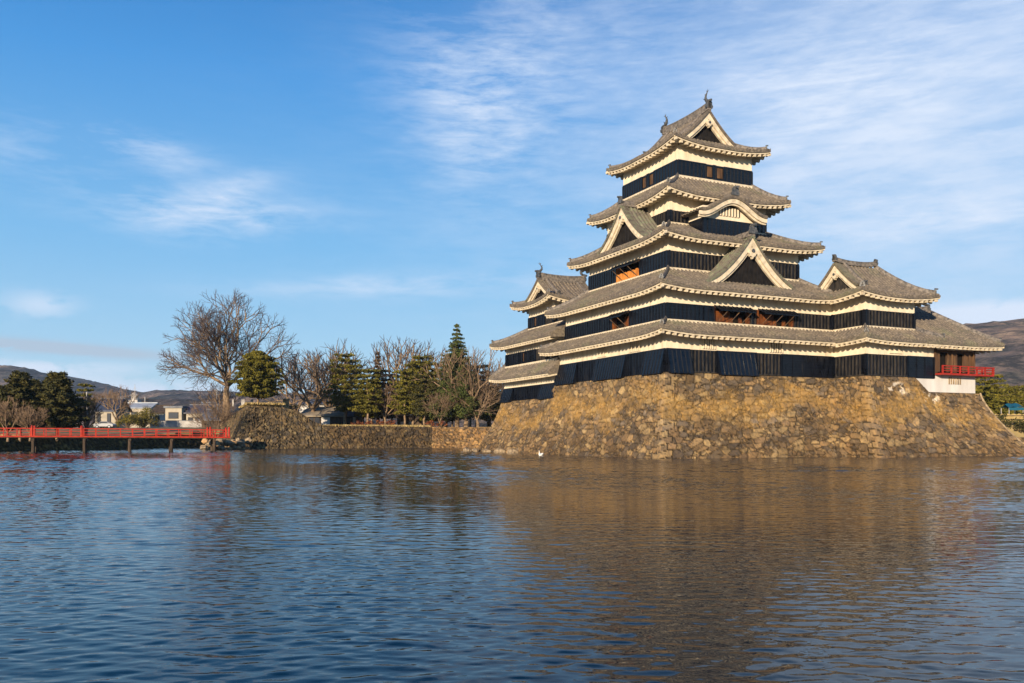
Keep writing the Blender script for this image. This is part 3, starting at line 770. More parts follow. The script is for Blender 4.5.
ridge_beam(mk, (24.9, -.3, 14.0), (30.8, -.3, 14.0), ends=(0, 1), onis=1.0, h=.4)
exec_stage = 1
#@@STONE
# ================================================================== STONE RAMPARTS
def worley(U, V, su, sv, seed):
    """distance to the cell border and the cell id of irregular stones"""
    rs = np.random.RandomState(seed); G = 257
    jx = rs.rand(G, G) * .8 + .1; jy = rs.rand(G, G) * .8 + .1
    x = U / su; y = V / sv; ix = np.floor(x).astype(int); iy = np.floor(y).astype(int)
    best = np.full(x.shape, 9e9); sec = best.copy(); idx = np.zeros(x.shape, int)
    for dx in (-1, 0, 1):
        for dy in (-1, 0, 1):
            cx = ix + dx; cy = iy + dy; a = cx % G; b = cy % G
            d = np.hypot(cx + jx[a, b] - x, cy + jy[a, b] - y)
            m = d < best
            sec = np.where(m, best, np.minimum(sec, d)); idx = np.where(m, a * G + b, idx); best = np.where(m, d, best)
    return sec - best, idx
PAL = np.array([(.27, .19, .11), (.22, .165, .11), (.18, .15, .125), (.33, .24, .14), (.15, .12, .09), (.25, .18, .115), (.20, .145, .09), (.38, .29, .17), (.12, .10, .085)])
def rampart(root, tops, bots, cell=.13, su=.62, sv=.46, seed=1, name='stone_face', amp=.13, curve=1.35, tint=(1, 1, 1), band=None, frame='castle', ztop=.05):
    V = []; F = []; Cc = []; off = 0
    tops = [Vector(p) for p in tops]; bots = [Vector(p) for p in bots]
    nrm = []
    for i in range(len(tops) - 1):
        d = tops[i + 1] - tops[i]; n = Vector((d.y, -d.x, 0)).normalized(); nrm.append(n)
    uacc = 0
    for i in range(len(tops) - 1):
        P0, P1, Q0, Q1 = tops[i], tops[i + 1], bots[i], bots[i + 1]
        L = max((P1 - P0).length, (Q1 - Q0).length); H = max((P0 - Q0).length, (P1 - Q1).length)
        nu = max(2, int(L / cell)); nv = max(2, int(H / cell))
        f = np.linspace(0, 1, nv + 1)[:, None]; g = np.linspace(0, 1, nu + 1)[None, :]
        def bil(k, ff): return (P0[k] * (1 - g) + P1[k] * g) * (1 - ff) + (Q0[k] * (1 - g) + Q1[k] * g) * ff
        fc = f ** curve
        X = bil(0, fc); Y = bil(1, fc); Z = bil(2, f)
        U = uacc + g * L + 0 * f; Vv = Z * 1.15 + 0 * g
        rs = np.random.RandomState(seed + 77)
        wob = np.sin(U * 1.7 + Vv * 2.3) * .12 + np.sin(U * .6 - Vv * 1.1) * .2
        e, idx = worley(U + wob, Vv + wob * .6 + 50, su, sv, seed)
        e2, idx2 = worley(U - wob + 9, Vv + 80, su * .5, sv * .55, seed + 5)
        rnd = np.random.RandomState(seed + 3).rand(257 * 257); rn = rnd[idx]; rn2 = rnd[(idx2 * 7 + 13) % len(rnd)]
        big = rn > .42
        ee = np.where(big, e, np.minimum(e, e2 * .7)); idr = np.where(big, rn, rn2)
        tlt = np.sin(U * (2.1 + 1.3 * rn) + rn * 40) * np.cos(Vv * 2.7 + rn * 70)
        h = amp * (np.clip(ee * 6.5, 0, 1) ** .8) + (idr - .5) * amp * 1.3 + tlt * amp * .25
        edge = np.minimum(np.minimum(g, 1 - g) * L / .35, 1); h = h * np.clip(edge, 0, 1) + .10 * (1 - np.clip(edge, 0, 1))
        zq = np.floor((Z + .25 * np.sin(U * .9)) / .55).astype(int); qw = np.where(zq % 2 == 0, 1.0, .55) + .25 * rnd[(zq * 17 + 5) % 999] + 0 * U
        dl = np.minimum(g, 1 - g) * L + 0 * U; cvx = lambda p_, q_: (p_.x * q_.x + p_.y * q_.y) < .5 and (p_.x * q_.y - p_.y * q_.x) > 0
        lc = i > 0 and cvx(pn_ := nrm[i - 1], nrm[i]); rc = i < len(nrm) - 1 and cvx(nrm[i], nrm[i + 1])
        isq = (((g * L + 0 * U) < qw) & lc) | ((((1 - g) * L + 0 * U) < qw) & rc)
        zj = np.abs((Z + .25 * np.sin(U * .9)) / .55 - np.floor((Z + .25 * np.sin(U * .9)) / .55) - .5) * 2; zj = (zj < .86) & (dl < qw - .08)
        h = np.where(isq, np.where(zj, .09 + .04 * rnd[(zq * 31 + i * 7) % 999], .04), h)
        h = np.where(f < 1.2 / nv, h * .3, h)
        n = nrm[i]
        pn = nrm[i - 1] if i > 0 else n; nn = nrm[i + 1] if i < len(nrm) - 1 else n
        NX = np.full(X.shape, n.x); NY = np.full(X.shape, n.y)
        NX[:, 0] = (n.x + pn.x) / 2; NY[:, 0] = (n.y + pn.y) / 2; NX[:, -1] = (n.x + nn.x) / 2; NY[:, -1] = (n.y + nn.y) / 2
        X = X + NX * h; Y = Y + NY * h; Z = Z + h * .25
        pc = PAL[(idr * 7919).astype(int) % len(PAL)] * (.75 + .5 * ((idr * 131) % 1))[..., None]
        qc = PAL[(rnd[(zq * 53 + i * 11) % 999] * 997).astype(int) % len(PAL)] * 1.15
        pc = np.where(isq[..., None], .6 * qc + .4 * pc, pc); ee = np.where(isq, np.where(zj, 1, 0), ee)
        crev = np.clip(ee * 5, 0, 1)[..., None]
        pc = pc * crev + np.array((.05, .04, .026)) * (1 - crev)       # joints painted darker for the shade in the crevices
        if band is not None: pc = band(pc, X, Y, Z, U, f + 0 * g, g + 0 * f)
        pc = pc * np.array(tint) * np.array((1.03, .97, .82))
        V.append(np.stack([X, Y, Z], -1).reshape(-1, 3)); Cc.append(pc.reshape(-1, 3))
        j, k = np.meshgrid(np.arange(nv), np.arange(nu), indexing='ij'); a = off + j * (nu + 1) + k
        F.append(np.stack([a, a + nu + 1, a + nu + 2, a + 1], -1).reshape(-1, 4)); off += (nv + 1) * (nu + 1)
        uacc += L
    V = np.concatenate(V); Cc = np.concatenate(Cc); F = np.concatenate(F)
    o3 = ORG.get(root.name)
    if o3 is not None: V = V - np.array(o3)
    me = bpy.data.meshes.new(name); me.from_pydata(V.tolist(), [], F.tolist())
    ca = me.color_attributes.new('stone', 'FLOAT_COLOR', 'POINT')
    ca.data.foreach_set('color', np.concatenate([np.clip(Cc, 0, 1), np.ones((len(Cc), 1))], 1).astype(np.float32).ravel())
    me.materials.append(M['stone']); me.update()
    o = bpy.data.objects.new(name, me); COL.objects.link(o); o.parent = root
    return o
def fbm(X, Y, sc, seed=0):
    r = 0; a = 1
    for k in range(4):
        r = r + a * np.sin(X * sc * 1.3 + seed + 1.7 * np.sin(Y * sc + k)) * np.cos(Y * sc * 1.1 - seed * 2 + 1.3 * np.sin(X * sc * .8 + k * 2)); sc *= 2.1; a *= .55
    return r
def castle_band(pc, X, Y, Z, U, f, g):
    n = fbm(U * .6 + Z * .5, Z * 1.0, .9, 3)
    dk = np.clip(fbm(U * .5 + Z * .45, Z * .7, .9, 31) - .35, 0, 1)[..., None] * .55; pc = pc * (1 - dk) + np.array((.075, .055, .035)) * dk
    # dry golden grass on the upper half, darker damp lichen on the lower half
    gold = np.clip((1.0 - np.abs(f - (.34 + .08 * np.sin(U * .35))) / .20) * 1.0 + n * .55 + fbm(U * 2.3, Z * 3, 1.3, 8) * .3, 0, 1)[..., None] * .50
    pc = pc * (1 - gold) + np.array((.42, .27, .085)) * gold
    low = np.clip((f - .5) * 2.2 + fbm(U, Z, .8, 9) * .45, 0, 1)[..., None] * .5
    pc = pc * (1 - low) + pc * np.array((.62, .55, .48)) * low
    hi = np.clip(fbm(U, Z, 1.6, 21) - .85, 0, 1)[..., None] * .6
    pc = pc * (1 - hi) + np.array((.46, .37, .25)) * hi
    wh = np.clip((fbm(U * 1.3, Z * 2.2, 1.1, 40) - .25) * 3, 0, 1) * np.clip(1 - np.hypot((X - 21.6) / 1.9, (Z - 6.1) / .75), 0, 1) * 3
    wh = np.clip(wh + np.clip((fbm(U * 1.3, Z * 2.2, 1.3, 44) - .1) * 3, 0, 1) * np.clip(1 - np.hypot((X - 26.2) / 1.5, (Z - 5.4) / .7), 0, 1) * 3, 0, 1)[..., None] * .85
    wh = wh * (Y[..., None] < -3)
    return pc * (1 - wh) + np.array((.72, .68, .64)) * wh
sb = cthing('stone_rampart', 'tall sloping base of rough tan stones under the whole castle, rising from the moat', 'stone base', (15, 10, 0))
TP_ = [(10, 33.25, 5.9), (-.2, 33.25, 5.9), (-.2, 21.6, 5.9), (-.2, 19.5, 7.17), (-.2, -.2, 7.17), (18.5, -.2, 7.17), (18.5, -4.0, 7.17), (24.6, -4.0, 7.17), (26.4, -4.0, 5.88), (33.2, -4.0, 5.88), (33.2, 8, 5.88)]
BT_ = [(10, 36, -.5), (-2.8, 36, -.5), (-2.8, 22.3, -.5), (-2.8, 20, -.5), (-2.8, -3.2, -.5), (16.5, -3.2, -.5), (16.5, -7.6, -.5), (24.8, -7.6, -.5), (27, -7.6, -.5), (37.0, -7.6, -.5), (37.0, 8, -.5)]
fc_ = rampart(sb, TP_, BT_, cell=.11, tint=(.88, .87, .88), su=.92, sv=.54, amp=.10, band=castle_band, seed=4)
tm = MB()
tm.add([(a, b, 7.18) for a, b in ((-.3, 19.5), (-.3, -.3), (18.4, -.3), (18.4, -4.1), (24.6, -4.1), (24.6, 12), (12, 19.5))], [tuple(range(7))])
tm.add([(a, b, 5.9) for a, b in ((12, 33.3), (-.3, 33.3), (-.3, 19.5), (12, 19.5))], [(0, 1, 2, 3)])
tm.add([(a, b, 5.89) for a, b in ((24.6, -4.1), (33.3, -4.1), (33.3, 8), (24.6, 8))], [(0, 1, 2, 3)])
tm.build('base_top', 'earth', sb)
cp = MB(); pts = []
for i in range(13):
    f = i / 12; p = Vector(TP_[9]).lerp(Vector(BT_[9]), f ** 1.35); p.z = lerp(TP_[9][2], BT_[9][2], f); pts.append(p + Vector((.10, -.05, .06)))
cp.tube(pts[:10], .09, 6); cp.build('edge_coping', 'brownstone', sb)

# ================================================================== GROUND, WATER
from math import hypot
def wl(p): return CW(p[0], p[1])[:2]
moat = [(-170, -8), (-170, 63), (-101, 85), (-69, 105), (-64, 126), (-53, 153.5), (-37.5, 130), (-13.7, 140.7), (5, 135), wl((14, 37)), wl((14, 14)), wl((30, 4)), wl((34.5, 10)), (64, 99), (92, 85), (170, 63), (170, -8)]
def inside(x, y, poly):
    c = np.zeros(x.shape, bool); n = len(poly)
    for i in range(n):
        x0, y0 = poly[i]; x1, y1 = poly[(i + 1) % n]
        if y0 == y1: continue
        m = ((y0 > y) != (y1 > y)) & (x < (x1 - x0) * (y - y0) / (y1 - y0) + x0); c ^= m
    return c
def gz(x, y):
    x = np.asarray(x, float); y = np.asarray(y, float)
    t = np.clip((y - 125) / 48, 0, 1); z = 1.6 + 2.0 * t * t * (3 - 2 * t) + np.clip((y - 190) / 120, 0, 1) * 1.0
    k = np.clip((x + 50) / 6, 0, 1) * np.clip((y - 90) / 10, 0, 1); z = np.maximum(z, 1.6 + 1.75 * k)
    return z + .12 * np.sin(x * .21) * np.cos(y * .17)
xs = np.unique(np.concatenate([[-4500, -3000, -1800, -1000, -600, -400, -280, -200], np.arange(-172, 172.1, 1.6), [200, 280, 400, 600, 1000, 1800, 3000, 4500]]))
ys = np.unique(np.concatenate([[-800, -300, -100, -40, -20], np.arange(-12, 172, 1.6), np.arange(176, 300, 8), [330, 400, 500, 700, 1000, 1500, 2200, 3200, 4500]]))
XX, YY = np.meshgrid(xs, ys); ZZ = np.where(inside(XX, YY, moat), -1.3, gz(XX, YY)); ZZ = np.where(YY < -4, 1.1, ZZ)
gm = MB(); gm.v = [(float(a), float(b), float(c)) for a, b, c in zip(XX.ravel(), YY.ravel(), ZZ.ravel())]
nx = len(xs); ny = len(ys)
gm.f = [(j * nx + i, j * nx + i + 1, (j + 1) * nx + i + 1, (j + 1) * nx + i) for j in range(ny - 1) for i in range(nx - 1)]
ground = gm.build('ground', 'earth'); tag(ground, kind='structure')
def waternodes(t, b):
    b.inputs['Base Color'].default_value = (.001, .013, .024, 1); b.inputs['Specular Tint'].default_value = (.94, .98, 1, 1); b.inputs['Roughness'].default_value = .03
    b.inputs['IOR'].default_value = 1.33; b.inputs['Specular IOR Level'].default_value = .32
    c = t.nodes.new('ShaderNodeTexCoord')
    def nz(scale, sx, sy, rot, det, dist=0.0):
        mp = t.nodes.new('ShaderNodeMapping'); mp.inputs['Scale'].default_value = (sx, sy, 1); mp.inputs['Rotation'].default_value = (0, 0, rot)
        t.links.new(c.outputs['Object'], mp.inputs[0]); n = t.nodes.new('ShaderNodeTexNoise'); n.noise_dimensions = '3D'
        n.inputs['Scale'].default_value = scale; n.inputs['Detail'].default_value = det; n.inputs['Roughness'].default_value = .5; n.inputs['Distortion'].default_value = dist
        t.links.new(mp.outputs[0], n.inputs['Vector']); return n.outputs[0]
    a = nz(6, .42, 1, R(10), 2, .25); d = nz(1.5, .55, 1, R(-14), 2, .2); e = nz(11, .6, 1, R(5), 2)
    big = nz(.09, 1, .6, 0, 2)
    amt = mth(t, 'MULTIPLY_ADD', big, 1.1, .35)
    h = mth(t, 'ADD', mth(t, 'MULTIPLY', a, .006), mth(t, 'ADD', mth(t, 'MULTIPLY', d, .006), mth(t, 'MULTIPLY', e, .0015)))
    h = mth(t, 'MULTIPLY', h, amt)
    n = t.nodes.new('ShaderNodeBump'); n.inputs['Strength'].default_value = 1; n.inputs['Distance'].default_value = 1.0
    t.links.new(h, n.inputs['Height']); t.links.new(n.outputs[0], b.inputs['Normal'])
M['water'] = mat('moat_water', (.01, .015, .02), .03, .5, waternodes)
def wave_patch(name, x0, x1, y0, y1, dx, lmin, lmax, n, rms, seed):
    """wind-ruffled water as real geometry: crests lie mostly across the wind"""
    rs = np.random.RandomState(seed); xs_ = np.arange(x0, x1 + dx / 2, dx); ys_ = np.arange(y0, y1 + dx / 2, dx); X, Y = np.meshgrid(xs_.astype(np.float32), ys_.astype(np.float32)); Z = np.zeros_like(X)
    gust = .75 + .35 * np.sin(X * .11 + 1.3 * np.sin(Y * .07)) * np.sin(Y * .13 + 2 + .8 * np.sin(X * .05)) + .25 * np.sin(X * .31 + Y * .19)
    for k in range(n):
        lam = lmin * (lmax / lmin) ** rs.rand(); th = rs.normal(0, .42) - .08; kk = 2 * math.pi / lam; sl = rms * math.sqrt(2 / n) * rs.uniform(.6, 1.4)
        ph = kk * (X * math.sin(th) + Y * math.cos(th)) + rs.uniform(0, 6.28) + .9 * np.sin(X * .37 / lam * rs.uniform(.5, 1) + Y * .21 / lam + k)
        Z += sl / kk * np.sin(ph)
    Z *= gust; e = np.minimum(np.minimum(X - x0, x1 - X), np.minimum(Y - y0, y1 - Y)); Z *= np.clip(e / (dx * 6), 0, 1)
    ny_, nx_ = X.shape; V = np.stack([X, Y, Z], -1).reshape(-1, 3); a = (np.arange(ny_ - 1)[:, None] * nx_ + np.arange(nx_ - 1)[None, :]).ravel(); F = np.stack([a, a + 1, a + nx_ + 1, a + nx_], 1)
    me = bpy.data.meshes.new(name); me.vertices.add(len(V)); me.vertices.foreach_set('co', V.ravel()); me.loops.add(F.size); me.loops.foreach_set('vertex_index', F.astype(np.int32).ravel())
    me.polygons.add(len(F)); me.polygons.foreach_set('loop_start', np.arange(0, F.size, 4, dtype=np.int32)); me.polygons.foreach_set('loop_total', np.full(len(F), 4, dtype=np.int32)); me.polygons.foreach_set('use_smooth', np.ones(len(F), bool))
    me.materials.append(M['water']); me.update(calc_edges=True); o = bpy.data.objects.new(name, me); COL.objects.link(o); tag(o, kind='structure'); return o
wave_patch('moat_water', -13, 13, 2.5, 13, .03, .10, .40, 40, .072, 3)
wave_patch('moat_water', -32, 32, 13, 42, .06, .18, .62, 36, .074, 5)
wave_patch('moat_water', -100, 62, 42, 158, .125, .40, 1.25, 26, .088, 4)
wm = MB()
for q in ((-175, 175, -12, 2.5), (-175, -13, 2.5, 13), (13, 175, 2.5, 13), (-175, -32, 13, 42), (32, 175, 13, 42), (-175, -100, 42, 165), (62, 175, 42, 165), (-100, 62, 158, 165)):
    wm.add([(q[0], q[2], 0), (q[1], q[2], 0), (q[1], q[3], 0), (q[0], q[3], 0)], [(0, 1, 2, 3)])
tag(wm.build('moat_water', 'water'), kind='structure')
#@@LAND
# ================================================================== MOAT WALLS
def gzf(x, y): return float(gz(x, y))
def stonewall(name, label, tops, bots, seed, capback, tint=(1, 1, 1), cell=.16, su=.55, sv=.42, cat='stone wall', amp=.12, grass=None):
    o = thing(name, label, cat, tuple(Vector(bots[0]) * 1.0)); ORG[o.name] = tuple(bots[0])
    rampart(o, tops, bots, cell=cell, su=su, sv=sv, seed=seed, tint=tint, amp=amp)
    c = MB(); P = [Vector(p) - Vector((0, 0, .02)) for p in tops]; B = [Vector(p) for p in capback]
    c.grid([P, B]); c.build('wall_top', 'earth', o)
    return o
def along(p, d, q=0): return (p[0] + AV.x * d + BV.x * q, p[1] + AV.y * d + BV.y * q)
K0 = (-39.9, 125.2)
def wp(d, q, z): a = along(K0, d, q); return (a[0], a[1], z)
stonewall('stone_bastion', 'tall mossy grey stone bastion beside the right end of the red bridge', 
    [wp(.8, 27, 3.8), wp(1.2, 12, 5.6), wp(1.5, 1.4, 6.4), wp(6.5, 1.2, 6.2), wp(8.9, 1.1, 5.6), wp(11.4, 1.0, 3.95), wp(12.8, 1.0, 3.5)],
    [wp(-1.3, 27, -.5), wp(-1.3, 12, -.5), wp(-1.3, 0, -.5), wp(6.5, 0, -.5), wp(8.9, 0, -.5), wp(11.4, 0, -.5), wp(12.8, 0, -.5)], 11,
    [wp(14, 30, 3.8), wp(12, 14, 5.4), wp(8, 10, 6.3), wp(8.5, 8, 6.1), wp(10, 8, 5.3), wp(12, 8, 3.8), wp(13.2, 8, 3.45)], tint=(.50, .53, .56), su=.5, sv=.6, amp=.17)
stonewall('moat_wall', 'long low dark stone moat wall below the low brown roofed house', 
    [wp(12.8, 1.0, 3.5), wp(30.2, 1.0, 3.35)], [wp(12.8, 0, -.5), wp(30.2, 0, -.5)], 12, [wp(13.2, 9, 3.45), wp(31, 9, 3.4)], tint=(.42, .42, .42), su=.5, sv=.6, amp=.17)
a0, a1 = wp(30.2, 1.0, 3.35), (7.5, 128, 3.3)
stonewall('moat_wall', 'low sunlit stone moat wall between the bushy bare trees and the castle base', 
    [a0, (-5, 137.6, 3.3), a1], [(a0[0] - .1, a0[1] - 1.1, -.5), (-5, 136.4, -.5), (7, 127, -.5)], 13, [(-14, 147, 3.4), (-3, 146, 3.4), (12, 134, 3.4)], tint=(.9, .8, .68))
stonewall('bank_wall', 'low mossy stone bank wall behind the red bridge', 
    [(-170, 61, 1.6), (-100, 82.5, 1.65), (-66.6, 103.3, 1.7), (-61.5, 125, 1.8), (-51.5, 151, 2.2), (-45, 156, 2.3)], [(-170, 60, -.4), (-100, 81.5, -.4), (-65.8, 102.8, -.4), (-60.6, 124.8, -.4), (-50.8, 150, -.4), (-45, 154.5, -.4)], 14,
    [(-172, 70, 1.65), (-104, 92, 1.65), (-73, 110, 1.7), (-69, 128, 1.8), (-58, 158, 2.3), (-47, 165, 2.4)], tint=(.62, .62, .42), cell=.2)
stonewall('bank_wall', 'low stone bank at the far right edge beyond the castle base',
    [wl((36.6, 8)) + (1.7,), (62, 97, 1.7), (90, 83, 1.7), (170, 61, 1.7)], [wl((36.9, 7.4)) + (-.4,), (61.8, 96, -.4), (89.6, 82, -.4), (170, 60, -.4)], 15,
    [wl((33, 16)) + (1.7,), (66, 105, 1.7), (95, 92, 1.7), (172, 70, 1.7)], cell=.25)
# loose rocks at the bridge's right abutment
rk = random.Random(5)
abt = thing('abutment_rocks', 'heap of tan rocks at the waterline under the right end of the red bridge', 'rocks', (-39, 113, 0)); ORG[abt.name] = (-39, 113, 0)
def rock(mb, c, r, rnd):
    bm = bmesh.new(); bmesh.ops.create_icosphere(bm, subdivisions=2, radius=1)
    sx, sy, sz = (r * rnd.uniform(.7, 1.3) for _ in range(3)); off = rnd.uniform(0, 99)
    for v in bm.verts:
        k = 1 + .35 * noise.noise(v.co * 1.3 + Vector((off, 0, 0))); v.co = Vector((v.co.x * sx * k, v.co.y * sy * k, v.co.z * sz * k * .8)) + Vector(c)
    mb.add([v.co[:] for v in bm.verts], [tuple(v.index for v in f.verts) for f in bm.faces]); bm.free()
for i in range(90):
    f = rk.random(); bx = -40.9 + 2.9 * f; by = 113.5 + 9.5 * f + rk.uniform(-1, 5)
    m_ = MB(); rock(m_, (bx, by, rk.uniform(-.1, 1.3)), rk.uniform(.25, .5), rk); m_.build('rock', 'brownstone' if i % 3 else 'ochre', abt)
# rocks along the foot of the castle base
for i, (s_, t_) in enumerate([(-3.2, 34), (-3.1, 31), (-3.0, 27.5), (-3.2, 36.3), (-3, 24), (-2.9, 38), (-2.0, 39.5), (-.5, 41)]):
    m_ = MB(); x, y, _ = CW(s_, t_); o3 = (x, y, 0); rock(m_, o3, rk.uniform(.3, .75), rk)
    o = m_.build('shore_rock', 'brownstone', None, org=o3); o.location = o3
    tag(o, 'brown boulder at the waterline by the left foot of the castle base', 'rock', 'boulders at the foot of the castle base')

# ================================================================== RED BRIDGE
B0 = Vector((-54.1, 97, 0))
def bp(d, q, z): return Vector((B0.x + AV.x * d + BV.x * q, B0.y + AV.y * d + BV.y * q, z))
def arch(d): return 1.72 + .14 * max(0, 1 - ((d + 3) / 26) ** 2)
br = thing('arched_bridge', 'vermilion wooden bridge crossing the moat at the left on dark timber legs', 'bridge', tuple(bp(0, 0, 0))); ORG[br.name] = tuple(bp(0, 0, 0))
d0, d1 = -24.0, 21.3; BWID = 3.6
n = 45; ds_ = [lerp(d0, d1, i / n) for i in range(n + 1)]
m_ = MB(); m_.grid([[bp(d, q, arch(d) + z) for d in ds_] for q, z in ((-.1, -.22), (-.1, 0), (BWID + .1, 0), (BWID + .1, -.22), (-.1, -.22))]); m_.build('deck', 'pillarwood', br)
m_ = MB()
for q in (-.16, BWID + .16):
    m_.grid([[bp(d, q + a, arch(d) + b) for d in ds_] for a, b in ((-.05, -.14), (-.05, .03), (.05, .03), (.05, -.14), (-.05, -.14))])
m_.build('edge_beam', 'red', br)
for q in (0, BWID):
    m_ = MB()
    for (z, h, w_) in ((.22, .06, .07), (.55, .06, .05), (.86, .09, .10)):
        m_.grid([[bp(d, q + a * w_, arch(d) + z + b * h) for d in ds_] for a, b in ((-.5, -.5), (-.5, .5), (.5, .5), (.5, -.5), (-.5, -.5))])
    d = d0
    while d < d1:
        m_.bar(bp(d, q, arch(d)), bp(d, q, arch(d) + .88), .09, .09, up=tuple(AV)); d += 1.32
    rl_ = m_.build('railing', 'red', br)
    for d in (-23.6, -18.3, -13, -7.6, -.1, 4.9, 19.0, 21.2):
        if q and d in (-.1,): pass
        p = MB(); p.tube([bp(d, q, arch(d) - .1), bp(d, q, arch(d) + 1.02)], .105, 10)
        p.tube([bp(d, q, arch(d) + 1.02), bp(d, q, arch(d) + 1.07), bp(d, q, arch(d) + 1.14), bp(d, q, arch(d) + 1.22)], [.09, .13, .11, .02], 10); p.build('railing_post', 'red', rl_)
for d in (-21, -15.5, -10.2, -5.0, 0.0, 5.2, 10.0, 14.6, 19.5):
    p = MB()
    for q in (.35, BWID - .35): p.tube([bp(d, q, -.9), bp(d, q, arch(d) - .3)], .19, 8)
    p.bar(bp(d, -.1, arch(d) - .42), bp(d, BWID + .1, arch(d) - .42), .26, .28); p.bar(bp(d, .3, .75), bp(d, BWID - .3, .75), .16, .2); p.build('trestle', 'pillarwood', br)

# ================================================================== TREES
def tubes(mb_segments, name, m, parent):
    """many tapered twigs as one mesh; each segment = (p0, p1, r0, r1)"""
    P0 = np.array([s[0] for s in mb_segments], float); P1 = np.array([s[1] for s in mb_segments], float); r0 = np.array([s[2] for s in mb_segments])[:, None]; r1 = np.array([s[3] for s in mb_segments])[:, None]
    D = P1 - P0; D /= np.linalg.norm(D, axis=1)[:, None] + 1e-9
    up = np.where(np.abs(D[:, 2:3]) < .9, np.array([[0, 0, 1.]]), np.array([[1., 0, 0]])); X = np.cross(D, up); X /= np.linalg.norm(X, axis=1)[:, None]; Y = np.cross(D, X)
    n = 5 if len(mb_segments) < 900 else 3
    rings = []
    for P, r in ((P0, r0), (P1, r1)):
        for i in range(n):
            a = 2 * math.pi * i / n; rings.append(P + (X * math.cos(a) + Y * math.sin(a)) * r)
    V = np.stack(rings, 1).reshape(-1, 3); base = np.arange(len(P0))[:, None] * 2 * n
    F = np.concatenate([base + np.array([[i, (i + 1) % n, n + (i + 1) % n, n + i]]) for i in range(n)], 0)
    return rawmesh(name, V, F, m, parent)
def rawmesh(name, V, F, m, parent):
    o3 = ORG[root_of(parent).name]; V = V - np.array(o3)
    me = bpy.data.meshes.new(name); me.vertices.add(len(V)); me.vertices.foreach_set('co', V.astype(np.float32).ravel())
    k = F.shape[1]; me.loops.add(F.size); me.loops.foreach_set('vertex_index', F.astype(np.int32).ravel())
    me.polygons.add(len(F)); me.polygons.foreach_set('loop_start', np.arange(0, F.size, k, dtype=np.int32)); me.polygons.foreach_set('loop_total', np.full(len(F), k, dtype=np.int32))
    me.materials.append(M[m]); me.update(calc_edges=True); me.validate()
    o = bpy.data.objects.new(name, me); COL.objects.link(o); o.parent = parent; return o
def treething(name, label, loc, cat='tree', group=None):
    o = thing(name, label, cat, loc, 0, group); ORG[o.name] = tuple(loc); return o
def bare_tree(name, label, loc, H, spread, seed, trunk_h=.25, r=None, limbs=5, depth=6, twig='twig', up=.12, group=None, first=None, minr=.018, kids=2, bark='bark', cat='bare tree', side=.55):
    rnd = random.Random(seed); loc = Vector(loc); o = treething(name, label, loc, cat, group); r = r or H * .028
    thick = []; thin = []
    def put(a, b, ra, rb): (thick if rb > .045 else thin).append((tuple(a), tuple(b), max(ra, minr), max(rb, minr)))
    def grow(p, d, L, rad, lev):
        n = 3 if lev > 1 else 2; q = p
        for i in range(n):
            d = (d + Vector((rnd.gauss(0, .10), rnd.gauss(0, .10), rnd.gauss(0, .07) + up * (.5 if lev > 2 else 1)))).normalized()
            q2 = q + d * L / n; rb = rad * (1 - .12 * (i + 1)) if lev else rad * (1 - .3 * (i + 1)); put(q, q2, rad * (1 - .12 * i), rb); q = q2
            if lev and i < n - 1 and rnd.random() < side:
                e = d.orthogonal().normalized(); e.rotate(Matrix.Rotation(rnd.uniform(0, 6.28), 3, d)); nd = (d * .75 + e * .75).normalized()
                grow(q, nd, L * rnd.uniform(.55, .75), rad * .5, lev - 1)
        if lev:
            k = kids if lev < 3 else 2; ph = rnd.uniform(0, 6.28)
            for i in range(k):
                e = d.orthogonal().normalized(); e.rotate(Matrix.Rotation(ph + 6.28 * i / k + rnd.uniform(-.4, .4), 3, d)); sp = rnd.uniform(.3, .62)
                grow(q, (d + e * sp).normalized(), L * rnd.uniform(.68, .86), rad * (.72 if k == 2 else .6), lev - 1)
    th = H * trunk_h; pts = [loc + Vector((0, 0, -.4))]
    q = pts[0]
    for i in range(4):
        q2 = loc + Vector((rnd.gauss(0, .02) * H * .3, rnd.gauss(0, .02) * H * .3, th * (i + 1) / 4)); put(q, q2, r * (1.35 - .12 * i), r * (1.35 - .12 * (i + 1)) if i else r * 1.1); q = q2
    dirs = first or [(math.cos(6.28 * i / limbs + rnd.uniform(-.3, .3)) * spread, math.sin(6.28 * i / limbs + rnd.uniform(-.3, .3)) * spread, 1) for i in range(limbs)]
    for dd in dirs:
        grow(q, Vector(dd[:3]).normalized(), (H - th) * .30 * (dd[3] if len(dd) > 3 else 1), r * .62, depth - 1)
    tubes(thick, 'trunk', bark, o); tubes(thin, 'crown', twig, o)
    return o
def needles(o, centers, radii, per, size, m, rnd, flat=.5, name='crown'):
    """crown of many small leaf-sized faces clumped round the given centres"""
    C = []; 
    for c, rr in zip(centers, radii):
        k = max(4, int(per * rr * rr)); g = rnd.normal(size=(k, 3)); g /= np.linalg.norm(g, axis=1)[:, None]; g *= (rnd.rand(k, 1) ** .5); g[:, 2] *= flat
        C.append(np.array(c) + g * rr)
    C = np.concatenate(C); n = len(C); A = rnd.normal(size=(n, 3)); A[:, 2] *= .6; A /= np.linalg.norm(A, axis=1)[:, None]; B = np.cross(A, rnd.normal(size=(n, 3))); B /= np.linalg.norm(B, axis=1)[:, None]
    s_ = size * (.6 + .8 * rnd.rand(n, 1)); V = np.stack([C - A * s_ * .5, C + B * s_ * .28, C + A * s_ * .6, C - B * s_ * .28], 1).reshape(-1, 3)
    return rawmesh(name, V, np.arange(n * 4).reshape(-1, 4), m, o)
